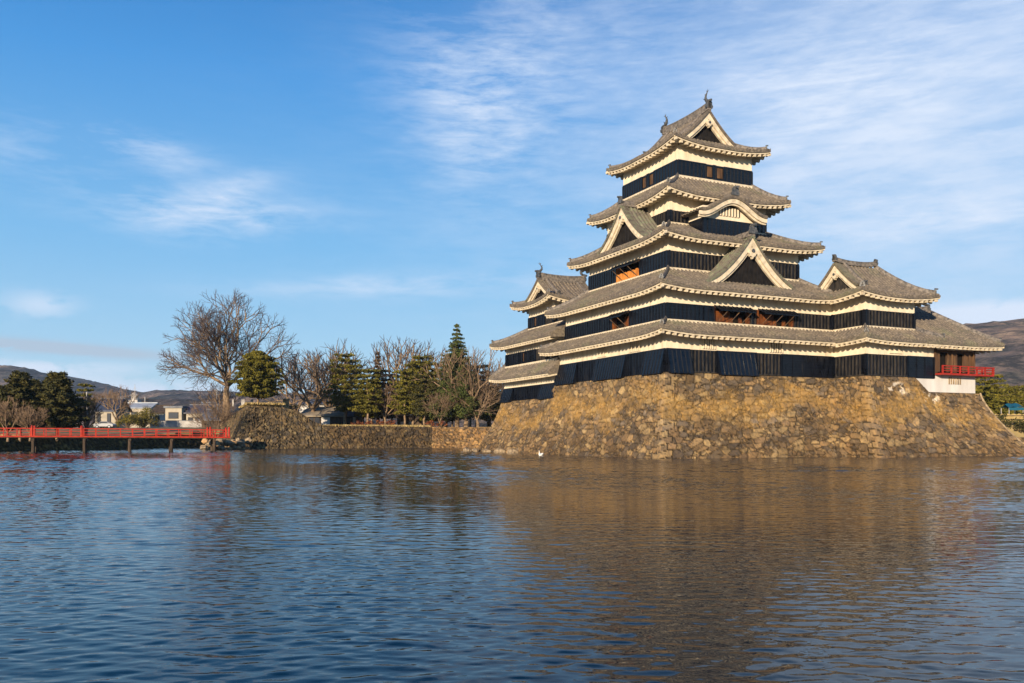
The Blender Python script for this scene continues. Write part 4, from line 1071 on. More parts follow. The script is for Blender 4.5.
def conifer(name, label, loc, H, W, seed, m='pine', kind='pine', base=.2, per=60, size=.34, group=None, cat='tree', bark='bark', lean=0):
    rr = np.random.RandomState(seed); rnd = random.Random(seed); loc = Vector(loc); o = treething(name, label, loc, cat, group)
    seg = []; q = loc - Vector((0, 0, .4)); r0 = H * .024; N_ = 8; tip = loc + Vector((lean * H, 0, H * .97)); ax = []
    for i in range(N_):
        q2 = loc.lerp(tip, (i + 1) / N_) + Vector((rnd.gauss(0, .012) * H, rnd.gauss(0, .012) * H, 0)) * (kind == 'pine'); seg.append((tuple(q), tuple(q2), r0 * (1 - i / N_ * .9), r0 * (1 - (i + 1) / N_ * .9))); q = q2; ax.append(q2)
    cen = []; rad = []
    def axis(f): k = min(N_ - 1, max(0, int(f * N_) - 1)); return ax[k].lerp(ax[min(N_ - 1, k + 1)], f * N_ - int(f * N_)) if f * N_ >= 1 else loc.lerp(ax[0], f * N_)
    tiers = int(8 + H * .85) if kind != 'pine' else int(5 + H * .45)
    for t in range(tiers):
        f = base + (1 - base) * (t + .3) / tiers
        if kind == 'cone': wd = W * (1 - (f - base) / (1 - base)) ** .85 + .12
        elif kind == 'column': wd = W * min(1, (1.03 - f) * 3.2) * (.8 + .35 * rnd.random())
        elif kind == 'cedar': wd = W * (1.15 - .95 * ((f - base) / (1 - base)) ** 1.6) * (.6 + .65 * rnd.random())
        else: wd = W * (.62 + .5 * math.sin(math.pi * min(1, (f - base) / (1 - base) * .85 + .12))) * (.75 + .4 * rnd.random())
        nb = 9 if kind == 'cone' else 8 if kind in ('column', 'cedar') else 6; ph = rnd.uniform(0, 6.28)
        for k in range(nb):
            a = ph + 6.28 * k / nb + rnd.uniform(-.3, .3); L = wd * rnd.uniform(.7, 1.1); p0 = axis(f); p1 = p0 + Vector((math.cos(a) * L, math.sin(a) * L, (-.22 if kind == 'cone' else .08) * L + rnd.gauss(0, .1)))
            seg.append((tuple(p0), tuple(p1), max(.02, r0 * .25 * (1 - f)), .015))
            st = (.35, .6, .8, 1.0) if kind != 'pine' else (.45, .75, 1.0)
            for g in st:
                cen.append(tuple(p0.lerp(p1, g) + Vector((rnd.gauss(0, .1), rnd.gauss(0, .1), rnd.gauss(0, .06)))))
                rad.append(max(.16, wd * .27 * (1.1 - .4 * g) * rnd.uniform(.8, 1.2)) if kind == 'cone' else max(.3, W * .17 * (1.15 - .3 * g) * rnd.uniform(.6, 1.4)) if kind in ('column', 'cedar') else max(.36, W * .30 * (1.1 - .45 * g) * (1.15 - .5 * f) * rnd.uniform(.7, 1.3)))
        cen.append(tuple(axis(f))); rad.append(max(.2, wd * .4) if kind == 'cone' else max(.25, W * .22 * (1.1 - .6 * f)))
    tubes(seg, 'trunk', bark, o)
    needles(o, cen, rad, per, size, m, rr, flat=.5 if kind != 'cone' else .6)
    return o
def shrub(name, label, loc, W, H, seed, m='shrub', per=90, size=.25, cat='shrub', group=None, D=None):
    rr = np.random.RandomState(seed); loc = Vector(loc); o = treething(name, label, loc, cat, group); D = D or W
    cen = []; rad = []
    for i in range(int(10 + W * 4)):
        a = rr.uniform(0, 6.28); q = rr.rand() ** .5; z = H * rr.uniform(.25, .85) * (1 - .5 * q * q)
        cen.append((loc.x + math.cos(a) * q * W * .42, loc.y + math.sin(a) * q * D * .42, loc.z + z)); rad.append(min(W, H) * rr.uniform(.2, .32))
    seg = [((loc.x, loc.y, loc.z - .2), c, .05, .012) for c in cen]
    tubes(seg, 'stem', 'bark', o); needles(o, cen, rad, per, size, m, rr, flat=.8, name='foliage')
    return o
def gp(px, Y, dz=0): x = (px - 512) / FPX * Y; return (x, Y, gzf(x, Y) + dz)
def hgt(py, Y, z0): return EYE + (HOR - py) * Y / FPX - z0

# the big zelkova on the bastion
bz = 6.2; by = 134.0; bx = (227 - 512) / FPX * by
bare_tree('zelkova_tree', 'largest bare wide spreading tree, standing on the stone bastion', (bx, by, bz - .8), 16.6, 1.0, 7, trunk_h=.26, r=.52, depth=8, side=.38,
    first=[(-1.25, .2, .50, .92), (-.75, -.5, 1.0, .95), (-.1, .3, 1.3, 1.08), (.45, -.3, 1.3, 1.05), (1.0, .3, 1.0, .9), (-.3, 1, .9, .9), (.2, -1, .8, .8)], up=.045, minr=.011)
conifer('pine_tree', 'dense dark green rounded pine right beside the largest bare tree', ((258 - 512) / FPX * 129, 129, 6.0), 8.9, 3.3, 3, 'pine', 'column', base=.2, per=230, size=.30)
bt = [   # px, Y, top py, spread, seed, label, twig, group
    (313, 152, 340, .8, 21, 'bare branching tree right behind the ochre stone post', 'twig'),
    (330, 172, 341, .6, 22, 'tall thin bare tree between the branching tree and the first pine on its right', 'twig'),
    (296, 178, 352, .7, 23, 'faint bare tree just right of the dense rounded pine', 'twig'),
    (404, 160, 336, .7, 24, 'bare tree with a tall fan of fine twigs above the pines', 'twig'),
    (489, 152, 358, .5, 28, 'brownish bare tree close to the left corner of the castle', 'redtwig'),
    (503, 158, 372, .6, 33, 'bare tree half hidden behind the left castle corner', 'redtwig'),
    (385, 148, 384, .6, 30, 'small grey bare tree among the pines above the low moat wall', 'redtwig'),
]
for px, Y, ty, sp, sd_, lab, tw in bt:
    g = gp(px, Y); bare_tree('bare_tree', lab, g, hgt(ty, Y, g[2]) * 1.02, sp, sd_, trunk_h=.2, depth=6, twig=tw, minr=.013, up=.07, side=.45)
for px, Y, ty, sd_, lab in ((466, 143, 347, 26, 'reddish many stemmed bare tree in front of the pointed spruce'), (440, 141, 392, 27, 'rounded many stemmed bare shrub like tree left of the reddish one'), (478, 142, 370, 29, 'tan fine twigged bare tree right of the reddish one')):
    g = gp(px, Y); bare_tree('bare_tree', lab, g, hgt(ty, Y, g[2]), .55, sd_, trunk_h=.12, limbs=5, depth=6, twig='redtwig', minr=.013, up=.06, side=.5)
cf = [  # px, Y, top py, W, seed, mat, kind, label
    (345, 148, 350, 2.9, 41, 'pine', 'pine', 'layered pine right of the low brown roofed house'),
    (362, 152, 372, 2.4, 42, 'pine', 'pine', 'smaller pine just right of the layered pine'),
    (378, 158, 349, 2.1, 43, 'rust', 'cone', 'brownish pointed conifer between the pines'),
    (372, 150, 381, 2.6, 44, 'pine', 'pine', 'low bushy pine under the brownish pointed conifer'),
    (413, 150, 360, 2.7, 45, 'pine', 'pine', 'olive green pine with an open crown above the corner of the moat wall'),
    (428, 151, 359, 2.3, 46, 'pine', 'pine', 'second olive green pine, right of the open crowned one'),
    (440, 154, 360, 2.2, 47, 'rust', 'pine', 'rusty brown conifer left of the pointed spruce'),
    (457, 143.5, 320, 4.7, 48, 'spruce', 'cone', 'tallest dark pointed spruce left of the castle'),
    (452, 146, 388, 3.6, 49, 'cedar', 'pine', 'dark spreading evergreen under the pointed spruce'),
    (432, 147, 398, 2.6, 50, 'pine', 'pine', 'low pine in front of the grey roofed hut'),
    (490, 150, 385, 3.0, 51, 'cedar', 'pine', 'dark evergreen close beside the left castle corner'),
    (398, 165, 372, 2.2, 52, 'cedar', 'pine', 'dark pine behind the small grey bare tree'),
    (392, 172, 380, 2.6, 61, 'cedar', 'pine', 'dark background pine left of the grey roofed hut'),
    (470, 160, 372, 3.0, 62, 'cedar', 'pine', 'dark background evergreen between the spruce and the castle'),
    (405, 145, 368, 2.6, 80, 'pine', 'pine', 'leaning olive pine over the grey roofed hut'),
    (425, 143.5, 372, 2.8, 83, 'cedar', 'pine', 'dark evergreen in front of the second olive green pine'),
    (368, 146, 366, 2.6, 84, 'pine', 'pine', 'olive pine between the low roofs and the brownish conifer'),
    (352, 160, 362, 3.0, 64, 'pine', 'pine', 'pine behind the gap between the two roofside pines'),
    (421, 152, 352, 3.0, 65, 'pine', 'pine', 'tall pine standing between the two olive green pines'),
    (446, 150, 366, 3.2, 66, 'pine', 'pine', 'wide pine just left of the spruce trunk'),
    (476, 152, 362, 3.0, 67, 'cedar', 'pine', 'tall dark evergreen just right of the spruce'),
    (495, 148, 392, 3.0, 68, 'cedar', 'pine', 'low dark evergreen touching the castle base'),
    (384, 162, 366, 2.4, 69, 'cedar', 'pine', 'dark conifer right of the brownish pointed one'),
    # left of the bridge
    (20, 112, 370, 2.9, 53, 'cedar', 'cedar', 'broad dark cedar above the left part of the bridge'),
    (57, 114, 371, 3.5, 54, 'cedar', 'cedar', 'widest dark cedar, right of the other cedar above the bridge'),
    (-2, 113, 384, 2.3, 55, 'cedar', 'cedar', 'dark cedar cut by the left edge of the picture'),
    (33, 128, 378, 2.5, 63, 'cedar', 'cedar', 'dark cedar filling the gap between the two big cedars'),
    (85, 150, 381, 1.4, 56, 'pine', 'pine', 'small tufted pine top between the cedars and the dark blue roof'),
    # right edge
    (987, 118, 372, 2.6, 57, 'pine', 'pine', 'pine just right of the red balcony, behind the castle base'),
    (1000, 122, 386, 3.6, 58, 'pine', 'pine', 'broad low layered pine at the right edge, left of the blue cloth'),
    (1023, 132, 383, 3.4, 59, 'pine', 'pine', 'pine cut by the right edge of the picture'),
]
for px, Y, ty, W, sd_, m, kd, lab in cf:
    g = gp(px, Y); H = hgt(ty, Y, g[2]); nm = {'pine': 'pine_tree', 'rust': 'conifer_tree', 'spruce': 'spruce_tree', 'cedar': 'cedar_tree'}[m]
    conifer(nm, lab, g, H, W, sd_, m, kd, base=.16 if kd != 'pine' else .22, per={'pine': 130, 'cone': 120, 'column': 120, 'cedar': 150}[kd] * (1.15 if m == 'cedar' else .9), size=.33)
# reddish bare trees and brush on the left
for px, Y, ty, sp, sd_, lab in ((8, 108, 396, .8, 71, 'orange brown bare bush at the far left above the bridge'), (30, 107, 402, .9, 72, 'low orange brown bare bush in front of the dark cedars'), (86, 118, 392, .6, 73, 'orange brown bare tree right of the cedars behind the bridge post'),
                            (118, 190, 384, .5, 75, 'reddish bare tree behind the dark blue roofed house'), (104, 260, 386, .5, 76, 'faint tall bare tree behind the dark blue roof')):
    g = gp(px, Y); bare_tree('bare_tree', lab, g, hgt(ty, Y, g[2]), sp, sd_, trunk_h=.12, limbs=5, depth=5, twig='redtwig', minr=.018, kids=3)
g = (((214 - 512) / FPX * 122), 122, 2.6)
bare_tree('bare_bush', 'dense tan leafless bush at the foot of the stone bastion beside the bridge end', (g[0], g[1], 1.6), 6.3, .75, 81, trunk_h=.05, limbs=12, depth=5, twig='redtwig', minr=.015, up=.10, r=.09, cat='bare bush')
bare_tree('bare_tree', 'small dark bare tree between the big bare tree and the utility pole', gp(222, 150), 9.0, .6, 82, trunk_h=.2, depth=5, twig='twig', minr=.024)
for px, Y, W, H, sd_, m, lab in ((128, 178, 5.2, 3.2, 91, 'shrub', 'yellow green clipped shrub left of the cream house'), (144, 182, 6.2, 4.6, 92, 'shrub', 'taller yellow green shrub beside the cream house'), (103, 189, 6, 1.6, 93, 'cedar', 'dark hedge under the dark blue roofed house'),
                              (292, 137.5, 3.4, 1.1, 94, 'shrub', 'low yellow green bush on top of the stone bastion')):
    x, y, z = gp(px, Y)
    if sd_ == 94: z = 6.2
    shrub('shrub', lab, (x, y, z), W, H, sd_, m)
for px, Y, W, H, sd_, lab in ((1003, 99, 4, 2.0, 111, 'low green shrub right of the castle base, left of the bamboo fence'), (1017, 98.5, 4, 1.6, 112, 'low olive shrub at the water edge before the bamboo fence'), (1032, 98, 5, 2.3, 113, 'shrub cut by the right edge of the picture')):
    shrub('shrub', lab, gp(px, Y, -.6), W, H, sd_, 'cedar')
for i, px in enumerate((358, 368, 379, 391, 431, 441)):
    shrub('azalea_bush', 'low russet bush above the moat wall, ' + ('leftmost of its row', 'second from the left', 'third from the left', 'fourth from the left', 'second from the right', 'rightmost of its row')[i], gp(px, 139.5 + (i % 2)), 2.4, 1.25, 95 + i, 'azalea', group='russet bushes behind the low moat wall')

# dry grass edges: tufts in one mass
def grass_mass():
    rr = np.random.RandomState(9); pts = []
    for i in range(2600):      # bastion top and its edges
        d, q = rr.uniform(1.2, 7), rr.uniform(.9, 9); a = along(K0, d, q); pts.append((a[0], a[1], 6.25 + .35 * math.exp(-((q - 2) / 2.5) ** 2)))
    for i in range(2200):
        d, q = rr.uniform(12.5, 30), rr.uniform(.9, 4); a = along(K0, d, q); pts.append((a[0], a[1], max(3.35, 6.2 - max(0, d - 6.6) * .55)))
    for i in range(1500):
        f = rr.rand(); pts.append((lerp(-66.8, -61.8, f) - rr.uniform(0, 5), lerp(103, 125, f), 1.72))
    P = np.array(pts); n = len(P); h = rr.uniform(.15, .42, (n, 1)); d = rr.normal(size=(n, 3)) * .12; d[:, 2] = 0; x = rr.normal(size=(n, 3)); x[:, 2] = 0; x = x / np.linalg.norm(x, axis=1)[:, None] * .07
    top = P + d + np.concatenate([np.zeros((n, 2)), h], 1); V = np.stack([P - x, P + x, top], 1).reshape(-1, 3)
    o = rawmesh('dry_grass', V, np.arange(n * 3).reshape(-1, 3), 'drygrass', None) if False else None
    me = bpy.data.meshes.new('dry_grass'); me.from_pydata(V.tolist(), [], np.arange(n * 3).reshape(-1, 3).tolist()); me.materials.append(M['drygrass']); me.update()
    o = bpy.data.objects.new('dry_grass', me); COL.objects.link(o); tag(o, 'tufts of dry straw coloured grass along the tops of the moat walls', 'grass', kind='stuff')
M['drygrass'] = mat('straw_grass', (.4, .3, .12), .9, .1, noisy([(.35, (.28, .20, .07)), (.6, (.48, .36, .16))], .8))
grass_mass()

# ================================================================== BUILDINGS, POLES, CAR
def house(name, label, px0, px1, Y, pyb, pye, pyr, roof='greyroof', wall='cream', depth=7, wins=(), cat='house', rot=0, hipp=.0, flat=False, z0=None, over=.5):
    """gabled house given by its span in the view at distance Y: base, eave and ridge rows"""
    xa = (px0 - 512) / FPX * Y; xb = (px1 - 512) / FPX * Y; zb = EYE + (HOR - pyb) * Y / FPX; ze = EYE + (HOR - pye) * Y / FPX; zr = EYE + (HOR - pyr) * Y / FPX
    cx = (xa + xb) / 2; L = xb - xa; gz_ = gzf(cx, Y + depth / 2) - .3; o = thing(name, label, cat, (cx, Y, gz_), rot); ORG[o.name] = (0, 0, 0)
    zb = min(zb, gz_) - gz_ if z0 is None else z0 - gz_; ze -= gz_; zr -= gz_; h = L / 2 - over
    m = MB(); m.box(-h, h, 0, depth, zb, ze)
    if not flat: m.add([(-h, 0, ze), (-h, depth, ze), (-h, depth / 2, zr - .12), (h, 0, ze), (h, depth, ze), (h, depth / 2, zr - .12)], [(0, 2, 1), (3, 4, 5)])
    w_ = m.build('wall', wall, o)
    r = MB()
    if flat: r.box(-L / 2, L / 2, -over, depth + over, ze, zr)
    else:
        for sg, y0 in ((1, -over), (-1, depth + over)):
            ym = depth / 2
            r.hexa([(-L / 2, y0, ze - .15), (L / 2, y0, ze - .15), (L / 2 - hipp, ym, zr - .15), (-L / 2 + hipp, ym, zr - .15), (-L / 2, y0, ze + .05), (L / 2, y0, ze + .05), (L / 2 - hipp, ym, zr + .05), (-L / 2 + hipp, ym, zr + .05)])
        r.bar((-L / 2 + hipp, depth / 2, zr + .08), (L / 2 - hipp, depth / 2, zr + .08), .3, .2)
    r.build('roof', roof, o)
    for (f0, f1, q0, q1, wm_) in wins:
        a = lerp(-h, h, f0); b = lerp(-h, h, f1); c = lerp(max(zb, 0.3), ze, q0); d = lerp(max(zb, 0.3), ze, q1)
        wf = MB(); wf.box(a - .08, b + .08, -.10, 0, c - .08, d + .08); wo_ = wf.build('window', 'pillarwood' if wm_ == 'glass' else wall, w_)
        wg = MB(); wg.box(a, b, -.13, -.10, c, d); wg.build('pane', wm_, wo_)
    return o
house('house', 'small house with a dark slate blue roof left of the yellow green shrubs', 93, 118, 190, 423, 411, 398, 'navyroof', 'cream', wins=((.12, .25, .35, .85, 'glass'), (.6, .75, .35, .85, 'glass')))
house('house', 'long low building with a pale metal roof right of the dark blue roofed house', 117, 152, 215, 425, 408, 402.5, 'paleroof', 'cream', wins=((.05, .2, .2, .9, 'white'), (.4, .6, .3, .8, 'glass'), (.75, .9, .3, .8, 'glass')))
house('house', 'cream two storey house with a wide dark window behind the bridge', 164, 183, 195, 424, 408, 406, 'greyroof', 'cream', flat=True, over=.3, wins=((.22, .78, .50, .78, 'glass'), (.1, .3, .1, .3, 'glass')))
house('house', 'lower cream wing with small windows right of the cream two storey house', 184, 207, 196, 425, 413, 404.5, 'navyroof', 'cream', wins=((.12, .35, .3, .7, 'glass'), (.5, .75, .3, .7, 'glass')))
house('house', 'pale grey building with a slate roof left of the utility pole', 197, 220, 240, 425, 409, 402, 'greyroof', 'concrete', wins=((.1, .25, .4, .8, 'glass'), (.4, .55, .4, .8, 'glass'), (.7, .85, .4, .8, 'glass')))
house('house', 'dark gable roofed shed behind the tan leafless bush', 199, 222, 165, 426, 420, 409, 'greyroof', 'pillarwood', depth=8, wins=((.3, .5, .3, .8, 'glass'),))
house('house', 'dark brown roofed house behind the yellow green shrubs', 150, 166, 208, 425, 413, 405, 'pillarwood', 'concrete', wins=((.3, .6, .3, .8, 'glass'),))
house('low_house', 'low dark timber house with a weathered brown roof behind the stone bastion', 298, 345, 150, 426, 416, 407, 'brownroof', 'pillarwood', depth=9, hipp=.6, over=.7, wins=((.12, .30, .25, .85, 'glass'), (.50, .72, .2, .9, 'white'), (.33, .46, .25, .85, 'glass')))
house('low_house', 'dark annex right of the low brown roofed house', 343, 360, 154, 426, 416, 410, 'greyroof', 'pillarwood', depth=6, over=.3, wins=((.2, .4, .3, .9, 'glass'), (.6, .8, .3, .9, 'white')))
house('storehouse', 'pale storehouse seen over the low brown roof', 297, 330, 185, 425, 404, 398, 'greyroof', 'concrete', depth=8, wins=((.1, .4, .55, .85, 'white'), (.5, .75, .55, .85, 'glass')))
house('garden_hut', 'grey roofed hut half hidden among the pines above the moat wall', 396, 422, 156, 426, 415, 403, 'greyroof', 'pillarwood', depth=7, wins=((.1, .35, .1, .5, 'white'), (.5, .7, .1, .5, 'glass')))
# clock tower with a mast
tw_ = thing('lookout_tower', 'small white tower with a domed cap and thin mast behind the pale metal roof', 'tower', (0, 0, 0)); ORG[tw_.name] = (0, 0, 0)
X, Y, Z0 = gp(133, 260); k = Y / FPX; zt = lambda py: EYE + (HOR - py) * k
tw_.location = (X, Y, Z0)
m = MB(); m.box(-1.35, 1.35, 0, 2.7, -.3, zt(400) - Z0); w1_ = m.build('wall', 'concrete', tw_)
m = MB(); m.tube([(0, 1.3, zt(400) - Z0), (0, 1.3, zt(395.5) - Z0)], [1.05, 1.0], 10); m.tube([(0, 1.3, zt(395.5) - Z0), (0, 1.3, zt(394.8) - Z0), (0, 1.3, zt(393) - Z0), (0, 1.3, zt(391.8) - Z0)], [1.35, 1.25, .7, .1], 12); m.build('cupola', 'concrete', tw_)
m = MB(); m.box(-.6, .6, -.04, 0, zt(404) - Z0, zt(401.5) - Z0); m.build('window', 'glass', w1_)
m = MB(); m.tube([(0, 1.3, zt(391.8) - Z0), (0, 1.3, zt(384) - Z0)], [.09, .05], 6); m.tube([(-.5, 1.3, zt(388) - Z0), (.5, 1.3, zt(388) - Z0)], .04, 5); m.build('mast', 'concrete', tw_)
def pole(px, Y, top, label, arms=True, name='utility_pole'):
    x, y, z = gp(px, Y); o = thing(name, label, 'utility pole', (x, y, z)); ORG[o.name] = (0, 0, 0); h = EYE + (HOR - top) * Y / FPX - z
    m = MB(); m.tube([(0, 0, -.2), (0, 0, h)], [.17, .12], 8); m.build('pole', 'concrete', o)
    if arms:
        m = MB(); m.bar((-.9, 0, h - .5), (.9, 0, h - .5), .1, .1); m.bar((-.7, 0, h - 1.2), (.7, 0, h - 1.2), .1, .1)
        for q in (-.8, -.3, .3, .8): m.tube([(q, 0, h - .45), (q, 0, h - .2)], .06, 6)
        m.build('crossarm', 'pillarwood', o)
pole(217, 200, 389, 'pale utility pole right of the pale grey building')
pole(87, 125, 392, 'slim pale pole in front of the orange brown bare tree above the bridge', False)
pole(145, 230, 397, 'thin far utility pole right of the white tower', True)
# parked car on the road beyond the bridge
x, y, z = gp(105, 186); z += .02
car = thing('parked_car', 'white parked car beyond the bridge below the dark blue roofed house', 'car', (x, y, z)); ORG[car.name] = (0, 0, 0)
pr = [(-2.1, .35), (-2.12, .75), (-1.95, .95), (-1.2, 1.02), (-.55, 1.48), (.75, 1.5), (1.45, 1.05), (2.0, .95), (2.12, .7), (2.1, .35)]
m = MB(); rows = [[(a, y_, b if abs(y_) < .7 or b < 1 else b - .04) for a, b in pr] for y_ in (-.85, -.8, .8, .85)]
rows[0] = [(a * .98, -.85, b - (.0 if b < 1 else .1)) for a, b in pr]; rows[3] = [(a * .98, .85, b - (.0 if b < 1 else .1)) for a, b in pr]
m.grid(rows); m.add(rows[0], [tuple(range(len(pr)))[::-1]]); m.add(rows[3], [tuple(range(len(pr)))]); cb = m.build('body', 'carpaint', car)
m = MB(); m.add([(-1.05, -.87, 1.02), (-.5, -.86, 1.38), (.68, -.86, 1.38), (1.25, -.87, 1.02), (-1.05, -.88, 1.02), (-.5, -.88, 1.38), (.68, -.88, 1.38), (1.25, -.88, 1.02)], [(0, 1, 2, 3), (7, 6, 5, 4), (4, 5, 1, 0), (5, 6, 2, 1), (6, 7, 3, 2)]); m.build('side_window', 'glass', cb)
for a in (-1.3, 1.3):
    for b in (-.8, .8):
        m = MB(); m.tube([(a, b - .1, .33), (a, b + .1, .33)], .33, 14); wh = m.build('wheel', 'rubber', car); m = MB(); m.tube([(a, b - .115 * (1 if b < 0 else -1), .33), (a, b - .09 * (1 if b < 0 else -1), .33)], .2, 10); m.build('rim', 'paleroof', wh)
# white low wall and rail beyond the bridge
x0 = (157 - 512) / FPX * 188; x1 = (212 - 512) / FPX * 188; z = gzf(x0, 188)
o = thing('low_wall', 'low white wall in front of the cream houses beyond the bridge', 'wall', (x0, 188, z)); ORG[o.name] = (0, 0, 0)
m = MB(); m.box(0, x1 - x0, 0, .25, -.3, EYE + (HOR - 421) * 188 / FPX - z); m.build('wall', 'concrete', o)
m = MB(); m.box(-.05, x1 - x0 + .05, -.05, .3, EYE + (HOR - 421) * 188 / FPX - z, EYE + (HOR - 420.4) * 188 / FPX - z); m.build('coping', 'greyroof', o)
# things on the bastion
x, y = (286 - 512) / FPX * 136, 136.0
o = thing('stone_post', 'ochre square stone post on the bastion right of the dense rounded pine', 'stone post', (x, y, 6.1)); ORG[o.name] = (0, 0, 0)
m = MB(); m.box(-.42, .42, -.35, .35, -.1, 1.55); m.build('shaft', 'ochre', o); m = MB(); m.box(-.5, .5, -.43, .43, 1.55, 1.7); m.build('cap', 'ochre', o)
for i, (px, wd, lab) in enumerate(((243, .55, 'white notice board left of the pine trunk on the bastion'), (252, .4, 'narrow white notice board just left of the pine trunk'), (233, .25, 'slim grey signpost beside the trunk of the largest bare tree'))):
    x = (px - 512) / FPX * 139; o = thing('notice_board', lab, 'sign', (x, 139, 6.2)); ORG[o.name] = (0, 0, 0)
    m = MB(); m.box(-wd / 2, wd / 2, -.03, .03, .5, 1.6); m.build('panel', 'concrete', o)
    m = MB(); m.bar((-wd / 2 + .05, .05, -.2), (-wd / 2 + .05, .05, 1.65), .07, .07); m.bar((wd / 2 - .05, .05, -.2), (wd / 2 - .05, .05, 1.65), .07, .07); m.build('post', 'pillarwood', o)
# the blue cloth and pale fence at the right edge
x, y, z = gp(1012, 112); zz = EYE + (HOR - 408) * 112 / FPX
o = thing('blue_canopy', 'small bright blue canopy among the pines at the right edge', 'canopy', (x, y, z)); ORG[o.name] = (0, 0, 0)
m = MB(); hh = zz - z; m.grid([[(-.95, -1, hh), (-.5, -1, hh + .15), (0, -1, hh + .05), (.5, -1, hh + .16), (.95, -1, hh)], [(-.95, 0, hh + .5), (-.5, 0, hh + .62), (0, 0, hh + .55), (.5, 0, hh + .66), (.95, 0, hh + .5)], [(-.95, 1, hh), (-.5, 1, hh + .1), (0, 1, hh), (.5, 1, hh + .1), (.95, 1, hh)]]); m.grid([[(-.95, -1, hh), (0, -1.02, hh + .05), (.95, -1, hh)], [(-.95, -1.02, hh - .3), (0, -1.05, hh - .33), (.95, -1.02, hh - .28)]]); m.build('cloth', 'bluecloth', o)
for a in (-.9, .9):
    for b in (-.9, .9): m = MB(); m.bar((a, b, -.1), (a, b, hh), .07, .07); m.build('post', 'concrete', o)
x, y, z = gp(1012, 104)
o = thing('bamboo_fence', 'pale yellow bamboo fence right of the castle base', 'fence', (x, y, z)); ORG[o.name] = (0, 0, 0)
m = MB(); k = -2.6
while k < 4: m.tube([(k, 0, -.1), (k, 0, 1.15 + .06 * math.sin(k * 9))], .05, 6); k += .12
m.build('panel', 'straw', o) if 'straw' in M else m.build('panel', 'drygrass', o)
m = MB(); m.bar((-2.7, -.08, .5), (4, -.08, .5), .07, .08); m.bar((-2.7, -.08, .95), (4, -.08, .95), .07, .08); m.build('rail', 'pillarwood', o)

# ================================================================== SWAN
x, y = (541 - 512) / FPX * 78.5, 78.5
sw = thing('swan', 'white swan floating in front of the castle base', 'swan', (x, y, 0), R(235)); sw.scale = (.68, .68, .68); ORG[sw.name] = (0, 0, 0)
m = MB(); m.tube([(-.52, 0, .26), (-.42, 0, .22), (-.25, 0, .16), (0, 0, .13), (.22, 0, .14), (.36, 0, .18), (.42, 0, .26), (.44, 0, .38), (.40, 0, .50), (.38, 0, .60), (.42, 0, .67), (.49, 0, .68), (.55, 0, .65)],
                [.02, .10, .19, .23, .20, .13, .08, .055, .048, .045, .055, .06, .03], 12); bd_ = m.build('body', 'feather', sw, smooth=True)
for sg in (-1, 1):
    m = MB(); m.tube([(.2, sg * .17, .2), (0, sg * .2, .27), (-.25, sg * .15, .31), (-.45, sg * .07, .36)], [.04, .12, .10, .015], 8); m.build('wing', 'feather', sw, smooth=True)
m = MB(); m.tube([(.54, 0, .655), (.64, 0, .63)], [.028, .012], 6); m.build('beak', 'beak', sw)

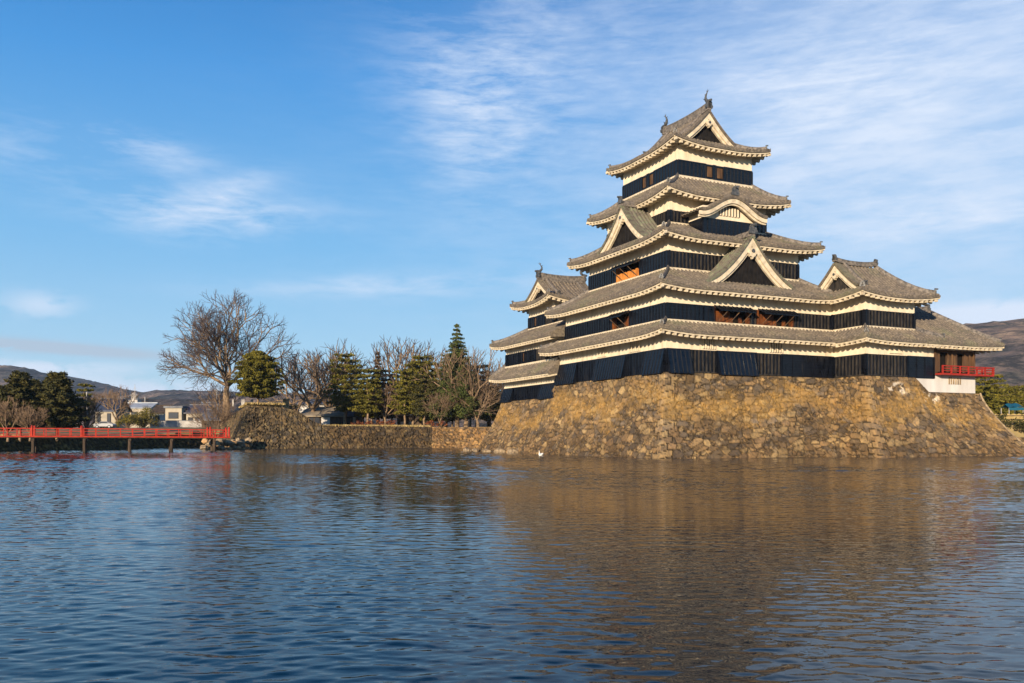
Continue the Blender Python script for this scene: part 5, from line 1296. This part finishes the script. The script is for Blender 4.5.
# ================================================================== HILLS
def hillmesh(name, pts, Y, depth, seed, m):
    """far ridge: heights given along the view at distance Y, sloping down towards us and away"""
    rr = np.random.RandomState(seed); P = sorted(pts); px = np.array([p[0] for p in P], float); py = np.array([p[1] for p in P], float)
    nx_ = 900; u = np.linspace(px[0], px[-1], nx_); x = (u - 512) / FPX * Y; H = EYE + (HOR - np.interp(u, px, py) - (0 if Y == 1500 else 3.0)) * Y / FPX
    nr = 26; rows = []; off = rr.rand() * 50
    for j in range(nr + 1):
        f = j / nr; yy = Y - depth + f * depth * 1.6; prof = math.sin(math.pi * .5 * min(1, f * 1.6)) if f * 1.6 <= 1 else math.cos(math.pi * .5 * (f * 1.6 - 1) / .6)
        row = []
        for i in range(nx_):
            n1 = noise.fractal(Vector((x[i] / 260 + off, yy / 300, 0)), 1.0, 2.0, 5); n2 = noise.noise(Vector((x[i] / 9 + off, yy / 9, 3))); n3 = abs(noise.noise(Vector((x[i] / 120 + off * 2, yy / 500, 7))))
            z = (H[i] - 2) * prof * (1 + (.30 * n1 - .40 * n3) * (1 - prof ** 6)) + prof * (4.5 * n2 + 2.5 * noise.noise(Vector((x[i] / 3.5, yy / 9, 1))) + n1 * 6)
            row.append((float(x[i]) * yy / Y if False else float(x[i]), float(yy), float(z) + 2))
        rows.append(row)
    h = MB(); h.grid(rows); o = h.build(name, m); tag(o, kind='structure'); return o
def hillnodes(t, b):
    n = tex(t, 'ShaderNodeTexNoise', .006, 9, rough=.65); n2 = tex(t, 'ShaderNodeTexNoise', .028, 8, rough=.8, sc=(1, .35, 2.5))
    a = ramp(t, n.outputs[0], [(.35, (.05, .065, .05)), (.46, (.15, .12, .105)), (.56, (.27, .20, .15)), (.68, (.42, .32, .22))]); c = ramp(t, n2.outputs[0], [(.44, (.25, .28, .28)), (.50, (.8, .78, .74)), (.57, (1.35, 1.22, 1.1))])
    t.links.new(mixc(t, 1.0, a, c, 'MULTIPLY'), b.inputs['Base Color'])
    bumpn(t, b, n2.outputs[0], 1, 9)
M['hill'] = mat('winter_woodland', (.12, .09, .07), 1, .0, hillnodes)
hillmesh('hills', [(-700, 380), (-300, 360), (-60, 364), (0, 367), (25, 366), (50, 371), (75, 373), (100, 379), (125, 386), (160, 391), (240, 391), (330, 392), (400, 393), (520, 392), (640, 396), (760, 400)], 2200, 900, 3, 'hill')
hillmesh('hills', [(760, 372), (860, 345), (935, 331), (960, 328), (985, 326), (1005, 325), (1030, 325), (1100, 322), (1250, 316), (1500, 330), (1800, 350)], 1500, 900, 8, 'hill')
hillmesh('hills', [(-900, 410), (-100, 404), (60, 399), (150, 400), (260, 396), (420, 399), (560, 399), (700, 404)], 1100, 420, 12, 'hill')

# ================================================================== HAZE
hz = MB(); hz.box(-4600, 4600, -900, 4600, -4, 240); M['haze'] = bpy.data.materials.new('valley_haze'); M['haze'].use_nodes = True
_t = M['haze'].node_tree; _t.nodes.clear(); _o = _t.nodes.new('ShaderNodeOutputMaterial'); _v = _t.nodes.new('ShaderNodeVolumePrincipled')
_v.inputs['Color'].default_value = (.60, .76, 1, 1); _v.inputs['Density'].default_value = .00008; _t.links.new(_v.outputs[0], _o.inputs['Volume'])
_h = hz.build('haze', 'haze'); tag(_h, 'thin pale haze over the valley and the far hills', 'haze', kind='stuff')
